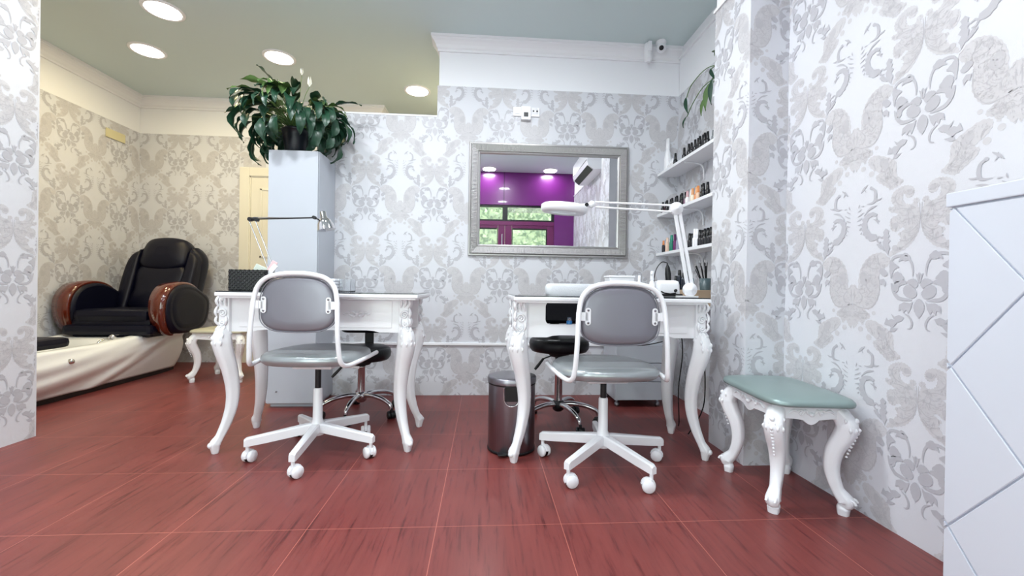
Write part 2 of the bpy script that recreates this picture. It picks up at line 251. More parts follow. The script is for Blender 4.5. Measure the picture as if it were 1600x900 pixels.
def tile_tris():
    T=[[],[],[]]; fill=[]
    def emit(poly,tone):
        v=[Vector((x,y,0)) for x,y in poly]
        for t in tessellate_polygon([v]): T[tone].append([tuple(v[i][:2]) for i in t])
    for s in S:
        polys=[]
        if s[0]=='p':
            P=s[2]
            if s[3]:
                Q=cat([(x,y,0) for x,y in P],4,True); n=len(Q); ar=sum(Q[i].x*Q[(i+1)%n].y-Q[(i+1)%n].x*Q[i].y for i in range(n)); sg=1 if ar>0 else -1
                amp=.0016 if (s[1]==0 and n>30) else .0008
                P=[]
                for i,q in enumerate(Q):
                    t=(Q[(i+1)%n]-Q[i-1]); t=t.normalized() if t.length>1e-9 else Vector((1,0,0)); P.append(tuple((q+Vector((t.y,-t.x,0))*sg*(amp if i%2 else -amp*.6))[:2]))
                if s[1]==0: fill.append(P)
            polys.append(P)
        elif s[0]=='d':
            (x,y),r=s[2][0],s[3]; polys.append([(x+r*math.cos(a*PI/5),y+r*math.sin(a*PI/5)) for a in range(10)])
        else:
            P=cat([(x,y,0) for x,y in s[2]],3); n=len(P); W=s[3]; lft=[];rgt=[]
            for i,p in enumerate(P):
                t=(P[min(i+1,n-1)]-P[max(i-1,0)]); t=t.normalized() if t.length>1e-9 else Vector((1,0,0)); nn=Vector((-t.y,t.x,0))
                wd=lerp1(list(range(len(W))),W,i/3)
                lft.append((p+nn*wd)[:2]); rgt.append((p-nn*wd)[:2])
            for i in range(n-1): polys.append([lft[i],lft[i+1],rgt[i+1],rgt[i]])
        for P in polys:
            emit(P,s[1]); emit([(-x,y) for x,y in P][::-1],s[1])
    # engraved plume texture inside the light scrolls
    rnd=random.Random(4)
    def inside(x,y,P):
        c=False; n=len(P)
        for i in range(n):
            a=P[i];b=P[i-1]
            if (a[1]>y)!=(b[1]>y) and x<(b[0]-a[0])*(y-a[1])/(b[1]-a[1])+a[0]: c=not c
        return c
    for P in fill:
        xs=[p[0] for p in P]; ys=[p[1] for p in P]; area=(max(xs)-min(xs))*(max(ys)-min(ys)); k=0; want=int(area*9000)+4
        for _ in range(want*6):
            if k>=want: break
            x=rnd.uniform(min(xs),max(xs)); y=rnd.uniform(min(ys),max(ys)); a=1.1+2.2*math.sin(x*38+1)+1.4*math.sin(y*31); L=rnd.uniform(.006,.013); pts=[]
            for j in range(4): pts.append((x+math.cos(a)*L*j/3,y+math.sin(a)*L*j/3)); a+=.35
            if not all(inside(px,py,P) for px,py in pts): continue
            k+=1; w=rnd.uniform(.0006,.0011); l=[];r=[]
            for j,(px,py) in enumerate(pts):
                ww=w*(.35,1,1,.3)[j]; l.append((px-math.sin(a-.5)*ww,py+math.cos(a-.5)*ww)); r.append((px+math.sin(a-.5)*ww,py-math.cos(a-.5)*ww))
            for j in range(3):
                q=[l[j],l[j+1],r[j+1],r[j]]; emit(q,1); emit([(-u,v) for u,v in q][::-1],1)
    return T
TT=tile_tris()
def clip(poly,ax,val,keep_less):
    out=[];n=len(poly)
    for i in range(n):
        a=poly[i];b=poly[(i+1)%n]; ia=(a[ax]<=val)==keep_less or a[ax]==val; ib=(b[ax]<=val)==keep_less or b[ax]==val
        if ia: out.append(a)
        if ia!=ib:
            t=(val-a[ax])/(b[ax]-a[ax]); out.append((a[0]+(b[0]-a[0])*t,a[1]+(b[1]-a[1])*t))
    return out
def paper(mb,p0,d,length,nrm,phase,z0=0,z1=2.25,zc=1.105,holes=()):
    """adds the printed scrolls to a wall face running from p0 along d; phase = distance along d of a cusp axis"""
    p0=Vector(p0); d=Vector(d); nrm=Vector(nrm)
    k0=math.floor((0-phase)/(2*PW)-.6); k1=math.ceil((length-phase)/(2*PW)+.6)
    j0=math.floor((zc-z1)/PH)-1; j1=math.ceil((zc-z0)/PH)+1
    vs=[];fs=[];ms=[]
    for tone in range(3):
        h=.0004+.0005*tone
        for k in range(k0,k1+1):
            for j in range(j0,j1+1):
                ox=phase+k*2*PW; oz=zc-j*PH
                if ox+PW<0 or ox-PW>length or oz+.06<z0 or oz-PH-.03>z1: continue
                inside=ox-PW-.01>=0 and ox+PW+.01<=length and oz+.06<=z1 and oz-PH-.03>=z0
                for ti,t in enumerate(TT[tone]):
                    q=[(ox+x,oz-y) for x,y in t]
                    if not inside:
                        for ax,val,kl in((0,0,False),(0,length,True),(1,z0,False),(1,z1,True)):
                            q=clip(q,ax,val,kl)
                            if len(q)<3: break
                        if len(q)<3: continue
                    b=len(vs)
                    for x,z in q: 
                        v=p0+d*x+nrm*(h+(ti%11)*.00002+(k%2)*.00020); v.z=z; vs.append(v)
                    fs.append(tuple(range(b,b+len(q)))); ms.append(tone+1)
    k=len(mb.v); mb.v+=vs; mb.f+=[tuple(i+k for i in q) for q in fs]; mb.m+=ms; mb.sm+=[False]*len(fs)

# ============================================================ THE SETTING
Y0=-.48
struct(MB().box((-3.6,-.62,-.1),(1.7,5.7,0)).build('floor',M['floor']))
struct(MB().box((-3.6,-.62,2.6),(1.7,5.7,2.7)).build('ceiling',M['ceil']))
PM=PAPER+[M['wall_white']]
# back wall: half-height papered partition on the left, full height on the right
mb=MB(); mb.box((-1.2,3.123,0),(-.356,3.22,2.02)); mb.box((-1.2,3.12,2.02),(-.356,3.223,2.032),4)
mb.box((-.356,3.123,0),(1.6,3.22,2.25)); mb.box((-.345,3.127,2.25),(1.6,3.22,2.6),4)
paper(mb,(-1.2,3.123,0),(1,0,0),.844,(0,-1,0),.83,0,2.02)
paper(mb,(-.356,3.123,0),(1,0,0),1.80,(0,-1,0),-.014,0,2.25)
struct(mb.build('wall_back',PM,fix=False))
# right wall: shelf niche, papered pillar, near wall
mb=MB(); mb.box((1.444,2.1,0),(1.6,3.123,2.25)); mb.box((1.448,2.1,2.25),(1.6,3.123,2.6),4)
paper(mb,(1.444,2.1,0),(0,1,0),1.023,(-1,0,0),.3)
mb.box((1.19,1.86,0),(1.6,2.16,2.25)); mb.box((1.194,1.864,2.25),(1.6,2.156,2.6),4)
paper(mb,(1.19,1.86,0),(0,1,0),.30,(-1,0,0),.23); paper(mb,(1.19,1.86,0),(1,0,0),.185,(0,-1,0),.235)
mb.box((1.375,Y0,0),(1.6,1.86,2.25)); mb.box((1.379,Y0,2.25),(1.6,1.86,2.6),4)
paper(mb,(1.375,Y0,0),(0,1,0),1.86-Y0,(-1,0,0),1.258-Y0)
struct(mb.build('wall_right',PM,fix=False))
# left near wall, ending in a corner; the treatment room opens behind it
mb=MB(); mb.box((-2.39,Y0,0),(-2.27,2.325,2.25)); mb.box((-2.39,Y0,2.25),(-2.272,2.325,2.6),4); mb.box((-3.39,2.2,0),(-2.39,2.325,2.6),4)
paper(mb,(-2.27,Y0,0),(0,1,0),2.325-.008-Y0,(1,0,0),2.21-Y0)
struct(mb.build('wall_left',PM,fix=False))
# treatment room
mb=MB(); mb.box((-3.5,2.2,0),(-3.39,4.42,2.25)); mb.box((-3.5,2.2,2.25),(-3.392,4.42,2.6),4)
paper(mb,(-3.39,2.325,0),(0,1,0),2.095,(1,0,0),3.70-2.325)
struct(mb.build('wall_treatment_room_left',PM,fix=False))
mb=MB(); mb.box((-3.5,4.42,0),(-1.09,4.55,2.25)); mb.box((-3.5,4.422,2.25),(-1.09,4.55,2.6),4); mb.box((-1.2,4.5,0),(-1.09,5.6,2.6),4)
paper(mb,(-3.39,4.42,0),(1,0,0),.945,(0,-1,0),.36); paper(mb,(-1.49,4.42,0),(1,0,0),.40,(0,-1,0),.36-1.9+4*.485)
paper(mb,(-2.445,4.42,0),(1,0,0),.955,(0,-1,0),.36-.945+2*.485,1.95,2.25)
struct(mb.build('wall_treatment_room_far',PM,fix=False))
mb=MB(); mb.box((-1.2,5.5,0),(-.3,5.6,2.6)); mb.box((-.3,3.22,0),(-.2,5.6,2.6)); struct(mb.build('wall_treatment_room_right',[M['wall_white']]))
# cornices
prof=[(0,-.105),(.012,-.105),(.014,-.095),(.01,-.09),(.02,-.078),(.026,-.06),(.038,-.042),(.05,-.03),(.052,-.02),(.058,-.018),(.058,0),(0,0)]
def cornice(name,stations,z=2.6):
    mb=MB(); mb.loft([[ (f(o)[0],f(o)[1],z+h) for o,h in prof] for f in stations],0,True,False); struct(mb.build(name,M['trim']))
cornice('trim_cornice_back',[lambda o:(-.345-o,3.22),lambda o:(-.345-o,3.127-o),lambda o:(1.448,3.127-o)])
cornice('trim_cornice_treatment_room',[lambda o:(-3.392+o*1.2,2.325),lambda o:(-3.392+o*1.2,4.422-o*1.2),lambda o:(-1.09+o*1.2,4.422-o*1.2),lambda o:(-1.09+o*1.2,5.5)])
struct(MB().box((1.43,2.16,2.515),(1.448,3.123,2.53)).build('trim_niche_top',M['trim']))
mb=MB(); mb.box((1.181,1.852,2.243),(1.2,2.165,2.257)); mb.box((1.2,1.852,2.243),(1.372,1.866,2.257)); mb.box((1.366,Y0,2.243),(1.382,1.866,2.257)); struct(mb.build('trim_pillar_top',M['trim']))
struct(MB().box((-1.19,3.108,.366),(1.443,3.1225,.384),bev=.003).build('trim_rail_back',M['trim']))
# door of the treatment room
mb=MB(); mb.box((-2.433,4.395,0),(-2.34,4.42,1.945),bev=.004); mb.box((-1.60,4.395,0),(-1.50,4.42,1.945),bev=.004); mb.box((-2.34,4.395,1.86),(-1.60,4.42,1.945),bev=.004)
mb.box((-2.36,4.405,0),(-2.33,4.43,1.875)); mb.box((-1.61,4.405,0),(-1.58,4.43,1.875)); mb.box((-2.34,4.405,1.85),(-1.6,4.43,1.872))
fr=struct(mb.build('door_1',M['door']))
mb=MB(); mb.box((-2.328,4.41,.005),(-1.612,4.419,1.848)); 
for a,b in(((-2.24,1.05),(-1.70,1.74)),((-2.24,.15),(-1.70,.92))):
    for q in(((a[0],a[1]),(b[0],a[1]+.02)),((a[0],b[1]-.02),(b[0],b[1])),((a[0],a[1]),(a[0]+.02,b[1])),((b[0]-.02,a[1]),(b[0],b[1]))): mb.box((q[0][0],4.403,q[0][1]),(q[1][0],4.411,q[1][1]),bev=.003)
mb.build('door_leaf',M['door'],fr)
# shop front (purple, behind the camera, seen in the mirror)
mb=MB(); P=lambda x0,x1,z0,z1,mi=0,y0=Y0-.1,y1=Y0: mb.box((x0,y0,z0),(x1,y1,z1),mi)
P(-3.5,-2.0,0,2.6); P(-2.0,-.62,0,.22); P(-2.0,-.62,2.08,2.6); P(-.62,-.50,0,2.6); P(-.50,1.06,2.08,2.6); P(1.06,1.6,0,2.6)
mb.box((-2.27,Y0,2.085),(1.375,Y0+.012,2.10)); mb.box((.255,Y0,2.1),(.262,Y0+.003,2.6),1)
struct(mb.build('wall_front',[M['purple'],M['black']]))
mb=MB()
for x0,x1,z0,z1 in((-2.0,-1.96,.22,2.08),(-.66,-.62,.22,2.08),(-1.96,-.66,.22,.26),(-1.96,-.66,2.04,2.08)): mb.box((x0,Y0-.08,z0),(x1,Y0-.02,z1))
wd=struct(mb.build('window_1',M['purple2'])); MB().box((-1.96,Y0-.055,.26),(-.66,Y0-.05,2.04)).build('pane',M['glass'],wd)  # unseen window, added as an opening for the area light
for i,(x0,x1) in enumerate(((-.50,.28),(.28,1.06))):
    mb=MB()
    for a,b,c,d,mi in((x0,x1,1.77,1.83,0),(x0,x0+.04,1.83,2.08,1),(x1-.04,x1,1.83,2.08,1),(x0+.04,x1-.04,1.83,1.855,1),(x0+.04,x1-.04,2.055,2.08,1)): mb.box((a,Y0-.08,c),(b,Y0-.01,d),mi)
    wd=struct(mb.build('window_%d'%(i+2),[M['purple2'],M['black']])); MB().box((x0+.04,Y0-.055,1.855),(x1-.04,Y0-.05,2.055)).build('pane',M['glass'],wd)
    bl=MB()
    for k in range(5): bl.box((x0+.045,Y0-.03,2.05-.018*k-(.0)),(x1-.045,Y0-.012,2.046-.018*k+.0))
    if i==1: bl.build('blind',M['blind'],wd)
    gx0,gx1=(x0+.11,x1-.11)
    mb=MB()
    for a,b,c,d,mi in((x0,gx0,0,1.77,0),(gx1,x1,0,1.77,0),(gx0,gx1,0,.25,0),(gx0,gx1,1.72,1.77,0),(gx0,gx0+.015,.25,1.72,1),(gx1-.015,gx1,.25,1.72,1),(gx0+.015,gx1-.015,.25,.27,1),(gx0+.015,gx1-.015,1.70,1.72,1)): mb.box((a+.002,Y0-.07,c+.003),(b-.002,Y0-.02,d),mi)
    dr=struct(mb.build('door_%d'%(i+2),[M['purple2'],M['black']])); MB().box((gx0+.015,Y0-.05,.27),(gx1-.015,Y0-.045,1.70)).build('pane',M['glass'],dr)
    if i==0: MB().tube([(.235,Y0+.02,1.25),(.235,Y0+.02,1.62)],.009,8).build('handle',M['chrome'],dr)
# outside
struct(MB().box((-9,-12,-.2),(9,-.63,-.1)).build('ground',M['ground']))
random.seed(3); mb=MB()
for k in range(5200):
    x=random.uniform(-4.5,5); z=random.uniform(.2,3.6); y=-3.4-.7*random.random()-.25*math.sin(x*3+z*2)
    a=random.uniform(0,PI); s_=random.uniform(.04,.09); d=Vector((math.cos(a),random.uniform(-.5,.5),math.sin(a)))*s_; e=Vector((-math.sin(a),random.uniform(-.6,.6),math.cos(a)))*s_*.45; c=Vector((x,y,z))
    mb.add([c-d,c+e,c+d,c-e],[(0,1,2,3)])
mb.box((-4.6,-4.6,-.1),(5.1,-4.3,3.4))
o=mb.build('hedge',M['hedge'],fix=False); tag(o,'tall sunlit green hedge outside the glass doors, seen in the mirror','hedge'); o['kind']='stuff'

# ============================================================ downlights
def downlight(x,y,label,warm,energy):
    t=thing('downlight',label,'ceiling light',(x,y,2.6),group='round ceiling downlights')
    mb=MB(); mb.lathe([(.098,-.001),(.1,-.008),(.112,-.010),(.12,-.006),(.122,-.0005)],n=40); mb.build('trim_ring',M['pvc'],t)
    MB().lathe([(.0,-.009),(.06,-.009),(.099,-.008),(.099,-.001)],n=40).build('diffuser',M['lit'],t)
    l=bpy.data.lights.new('downlight_glow','AREA'); l.shape='DISK'; l.size=.19; l.energy=energy; l.color=warm; o=bpy.data.objects.new('downlight_glow',l); C.objects.link(o); o.parent=t; o.location=(0,0,-.015)
WARM=(1,.80,.42); COOL=(.92,.97,1)
downlight(-2.15,2.98,'largest lit round ceiling light, nearest the top of the left wall corner',WARM,6.4)
downlight(-2.645,3.51,'round lit ceiling light in the treatment room left of the plant, over the black chair',WARM,6.4)
downlight(-1.655,3.52,'round lit ceiling light directly above the peace lily',WARM,6.4)
downlight(-.642,4.0,'round lit ceiling light just left of the white cornice end, above the partition',WARM,6.4)
for x in(.96,.02): downlight(x,-.30,('right' if x>.5 else 'left')+' round ceiling light in front of the purple wall, seen in the mirror',COOL,3.5)
for r_,y in(('front',.60),('rear',1.80)):  # two unseen rows, added to bring more light from overhead
    for c_,x in(('left',-1.55),('middle',-.6),('right',.30)): downlight(x,y,c_+' downlight of the '+r_+' ceiling row above the tables',COOL,7 if r_=='front' else 12.5)

# ============================================================ carved tables
def rot2(v,a): c,s=math.cos(a),math.sin(a); return (v[0]*c-v[1]*s,v[0]*s+v[1]*c)
def spiral(mb,c,ux,uy,r,turns=1.6,w=.006,mi=0,hand=1,nrm=None):
    c=Vector(c);ux=Vector(ux);uy=Vector(uy); P=[];W=[]; n=int(16*turns)
    for i in range(n+1):
        t=i/n; a=hand*t*turns*2*PI; rr=r*(1-.85*t); P.append(c+ux*math.cos(a)*rr+uy*math.sin(a)*rr); W.append(w*(1.0-.45*t))
    mb.tube(P,W,6,mi); mb.ell(P[-1],(w*1.1,)*3,8,6,mi)
def leafrib(mb,P,w):
    P=cat(P,4); n=len(P); mb.tube(P,[max(.0008,w*math.sin(PI*(.12+.83*i/(n-1)))) for i in range(n)],6)
def cab_leg(prof,dirv,sect=18,ridge=.06):
    """prof: (outward,z,half width,half depth)"""
    d=Vector((dirv[0],dirv[1],0)).normalized(); q=Vector((-d.y,d.x,0)); mb=MB(); rings=[]
    P=cat([(a,z,0) for a,z,_,_ in prof],5); zs=[p[1] for p in prof]; n=len(P)
    for i,p in enumerate(P):
        k=i/5; w=lerp1(list(range(len(prof))),[a[2] for a in prof],k); h=lerp1(list(range(len(prof))),[a[3] for a in prof],k)
        t=(P[min(i+1,n-1)]-P[max(i-1,0)]); t=t.normalized(); nx=Vector((t.y,-t.x,0)) # in (outward,z) plane
        rg=[]
        for j in range(sect):
            a=2*PI*j/sect; e=.72; c_=math.copysign(abs(math.cos(a))**e,math.cos(a)); s_=math.copysign(abs(math.sin(a))**e,math.sin(a))
            rr=1+ridge*(1 if (j%3==0) else -.5)
            u=c_*h*rr; v=s_*w*rr
            o=p.x+nx.x*u; z=p.y+nx.y*u
            rg.append(d*o+q*v+Vector((0,0,z)))
        rings.append(rg)
    mb.loft(rings); return mb,d,q
TLEG=[(.004,0,.013,.013),(.004,.018,.017,.018),(.004,.045,.023,.023),(-.014,.075,.018,.018),(-.042,.14,.021,.022),(-.062,.22,.025,.026),(-.064,.30,.028,.029),(-.050,.39,.031,.033),(-.028,.47,.036,.038),(-.018,.52,.038,.040),(-.022,.556,.034,.036),(-.036,.575,.030,.030)]
def table_leg(parent,x,y,dx,dy):
    mb,d,q=cab_leg(TLEG,(dx,dy)); z=Vector((0,0,1))
    mb.ell(d*.022+z*.040,(.014,.014,.014))            # rolled toe
    o=mb.build('leg',M['table_white'],parent); o.location=(x,y,0)
    cv=MB()
    # acanthus clasp on the knee
    for row,(zz,rad,cc) in enumerate(((.560,.035,-.026),(.544,.037,-.022),(.526,.0385,-.019))):
        for k in range(5-row%2):
            ph=R(-66+33*k+(16 if row%2 else 0)); n_=d*math.cos(ph)+q*math.sin(ph); a=d*cc+z*zz
            leafrib(cv,[a+n_*(rad-.004),a+n_*(rad+.003)-z*.009,a+n_*(rad+.001)-z*.024],.0056)
    for k in range(4): leafrib(cv,[d*(.012-.002*k)+z*(.552-.022*k),d*(.022-.004*k)+z*(.538-.022*k),d*(.016-.005*k)+z*(.522-.022*k)],.007-.001*k)
    # carved corner post with scrolls on both outer faces
    cv.box((-.026,-.026,.565),(.026,.026,.737)) if False else None
    sx,sy=math.copysign(1,dx),math.copysign(1,dy); cx,cy=-.036*.707*sx,-.036*.707*sy
    cv.box((cx-.024,cy-.024,.565),(cx+.024,cy+.024,.736),bev=.004)
    for nv,tv in (((0,sy,0),(sx,0,0)),((sx,0,0),(0,sy,0))):
        nv=Vector(nv);tv=Vector(tv); f=Vector((cx,cy,0))+nv*.026
        spiral(cv,f+z*.655+tv*.004,tv,z,.020,1.7,.006,0,1); spiral(cv,f+z*.612+tv*.006,tv,-z,.014,1.4,.005,0,1)
        for a0,a1,a2 in(((.020,.735),(.030,.710),(.018,.684)),((.008,.737),(.012,.712),(.002,.690)),((-.008,.735),(-.010,.710),(-.014,.686)),((.026,.690),(.034,.660),(.026,.632)),((.030,.640),(.032,.618),(.018,.596)),((-.012,.640),(-.016,.618),(-.006,.594)),((.006,.596),(.016,.584),(.020,.566)),((-.008,.594),(-.004,.580),(.002,.566))):
            leafrib(cv,[f+tv*a0[0]+z*a0[1],f+nv*.006+tv*a1[0]+z*a1[1],f+tv*a2[0]+z*a2[1]],.0065)
        cv.ell(f+tv*.004+z*.724+nv*.004,(.009,.009,.012)); cv.ell(f+tv*.02+z*.578+nv*.004,(.010,.010,.010))
    o2=cv.build('carving',M['table_white'],o)
def rrect(x0,x1,z0,z1,r,n=4):
    out=[]
    for cx,cz,a0 in((x1-r,z0+r,-90),(x1-r,z1-r,0),(x0+r,z1-r,90),(x0+r,z0+r,180)):
        for k in range(n+1): a=R(a0+90*k/n); out.append((cx+r*math.cos(a),cz+r*math.sin(a)))
    return out
def swag(mb,cx,y,cz,s=1):
    z=Vector((0,0,1)); c=Vector((cx,y,cz))
    mb.ell(c+Vector((0,-.003,.000)),(.012*s,.007,.009*s))
    for sg in(-1,1):
        X=Vector((sg,0,0))
        for pts,w in(([(.006,.002),(.022,.010),(.036,.004)],.005),([(.004,-.004),(.018,-.012),(.034,-.008),(.044,.002)],.005),([(.034,.004),(.048,.008),(.060,.003)],.004),([(.048,.000),(.060,-.004),(.070,.004)],.003),([(.010,-.008),(.016,-.018),(.026,-.018)],.0035)):
            leafrib(mb,[c+X*a*s+z*b*s-Vector((0,.003,0)) for a,b in pts],w*s)
def manicure_table(label,x0,x1,y0,y1,hole,feet):
    """x0..x1, y0..y1 = outline of the top; feet = toe positions"""
    cx=(x0+x1)/2; t=thing('manicure_table',label,'table',(cx,(y0+y1)/2,0),group='white carved manicure tables'); ox,oy=cx,(y0+y1)/2
    mb=MB(); mb.box((x0-ox,y0-oy,.737),(x1-ox,y1-oy,.755),bev=.005); mb.box((x0+.012-ox,y0+.012-oy,.728),(x1-.012-ox,y1-.012-oy,.738),bev=.003); mb.build('tabletop',M['table_white'],t)
    MB().box((x0-ox+.004,y0-oy+.004,.7552),(x1-ox-.004,y1-oy-.004,.7602),bev=.0012).build('glass_top',M['glass_top'],t)
    fx0,fx1,fy0,fy1=feet
    for x,y,dx,dy in((fx0,fy0,-1,-1),(fx1,fy0,1,-1),(fx0,fy1,-1,1),(fx1,fy1,1,1)): table_leg(t,x-ox,y-oy,dx,dy)
    ax0,ax1=fx0+.045,fx1-.045; ay0,ay1=fy0+.022,fy1-.022
    # front apron with optional open compartment
    mb=MB(); yf=ay0
    out=[(ax0,.567),(ax0+.10,.567),(ax0+.125,.574),(ax0+.16,.577),(ax1-.16,.577),(ax1-.125,.574),(ax1-.10,.567),(ax1,.567),(ax1,.737),(ax0,.737)]
    if hole:
        h=rrect(hole[0],hole[1],hole[2],hole[3],.022)
        # bridge polygon with hole through tessellation
        A=[Vector((x,z,0)) for x,z in out]; B=[Vector((x,z,0)) for x,z in h]
        tr=tessellate_polygon([A,B]); al=A+B
        for yy in(yf,yf+.016): mb.add([(v.x-ox,yy-oy,v.y) for v in al],[tuple(q) for q in tr])
        for Lp in(out,h):
            n=len(Lp); mb.add([(x-ox,yf-oy,z) for x,z in Lp]+[(x-ox,yf+.016-oy,z) for x,z in Lp],[(i,(i+1)%n,n+(i+1)%n,n+i) for i in range(n)])
    else: mb.prism([(x-ox,yf-oy,z) for x,z in out],(0,.016,0))
    mb.build('apron',M['table_white'],t)
    mb=MB(); mb.box((ax0+.01-ox,yf+.02-oy,.567),(ax0+.026-ox,ay1-oy,.737)); mb.box((ax1-.026-ox,yf+.02-oy,.567),(ax1-.01-ox,ay1-oy,.737))
    if not hole: mb.box((ax0-ox,ay1-.016-oy,.567),(ax1-ox,ay1-oy,.737))
    else: mb.box((ax1-.42-ox,ay1-.016-oy,.567),(ax1-ox,ay1-oy,.737)); mb.box((hole[0]-.03-ox,yf+.016-oy,.600),(hole[1]+.02-ox,yf+.15-oy,.608))
    mb.build('side_rail',M['table_white'],t)
    # drawer fronts with carved swags
    w=(ax1-ax0)
    for k,(a,b) in enumerate(((ax0+.04,ax0+w*.47),(ax0+w*.53,ax1-.04))):
        if hole and k==0: continue
        mb=MB(); mb.box((a-ox,yf-.0035-oy,.590),(b-ox,yf+.001-oy,.722),bev=.0015); dr=mb.build('drawer',M['table_white'],t)
        sw=MB(); swag(sw,(a+b)/2-ox+(.0 if not hole else -.02),yf-.004-oy,.656,.92 if not hole else .6); sw.build('ornament',M['table_white'],dr)
    return t
manicure_table('white carved manicure table on the left, with black basket and chrome lamp',-1.212,-.305,2.0,2.47,None,(-1.238,-.357,2.075,2.43))
manicure_table('white carved manicure table on the right, with the magnifier lamp and an open drawer slot',.133,1.035,1.87,2.34,(.287,.60,.627,.731),(.150,1.045,1.932,2.29))

# ============================================================ swivel chairs
def caster(parent,x,y,a,matw,mat2,r=.025,top=.075):
    mb=MB(); c,s=math.cos(a),math.sin(a); ax=Vector((-s,c,0)); f=Vector((c,s,0)); o=Vector((x,y,0))-f*.012
    for sg in(-1,1): mb.lathe([(r*.3,-.009),(r*.9,-.008),(r,-.004),(r,.004),(r*.85,.009),(0,.010)],o+ax*sg*.0145+Vector((0,0,r)),18,0,ax*sg)
    mb.lathe([(r*1.0,-.005),(r*1.0,.005)],o+Vector((0,0,r)),16,1,ax)
    pts=[o+f*(r*1.12*math.cos(t))+Vector((0,0,r+r*1.18*math.sin(t))) for t in [PI*k/8-.15 for k in range(9)]]
    mb.prism([p-ax*.006 for p in pts],ax*.012,0); mb.tube([Vector((x,y,r*1.7)),Vector((x,y,top))],.008,8,0)
    return mb.build('caster',[matw,mat2],parent)
def star_base(t,n,a0,r,arm,matl,mw,mc,chrome=False):
    for k in range(5):
        a=R(a0[k]) if isinstance(a0,(list,tuple)) else R(a0+72*k); f=Vector((math.cos(a),math.sin(a),0)); q=Vector((-f.y,f.x,0)); Z=Vector((0,0,1)); mb=MB()
        if chrome:
            P=cat([f*.02+Z*.115,f*.08+Z*.122,f*.16+Z*.112,f*.22+Z*.088,f*(r-.01)+Z*.062],4); m=len(P)
            mb.tube(P,[.016-.005*i/(m-1) for i in range(m)],8,flat=1.0)
        else:
            rings=[]
            for s,zt,zb,w in((.0,.142,.100,.019),(.05,.140,.098,.018),(r*.75,.120,.080,.0145),(r+.004,.111,.074,.0135),(r+.014,.104,.074,.012)):
                rings.append([f*s+q*w+Z*zb,f*s+q*w+Z*(zt-.006),f*s+q*(w-.006)+Z*zt,f*s-q*(w-.006)+Z*zt,f*s-q*w+Z*(zt-.006),f*s-q*w+Z*zb])
            mb.loft(rings,sm=False)
        leg=mb.build('base_leg',matl,t); caster(leg,f.x*r,f.y*r,a+(.9 if k%2 else -.6),mw,mc,.026 if not chrome else .024,.078 if not chrome else .066)
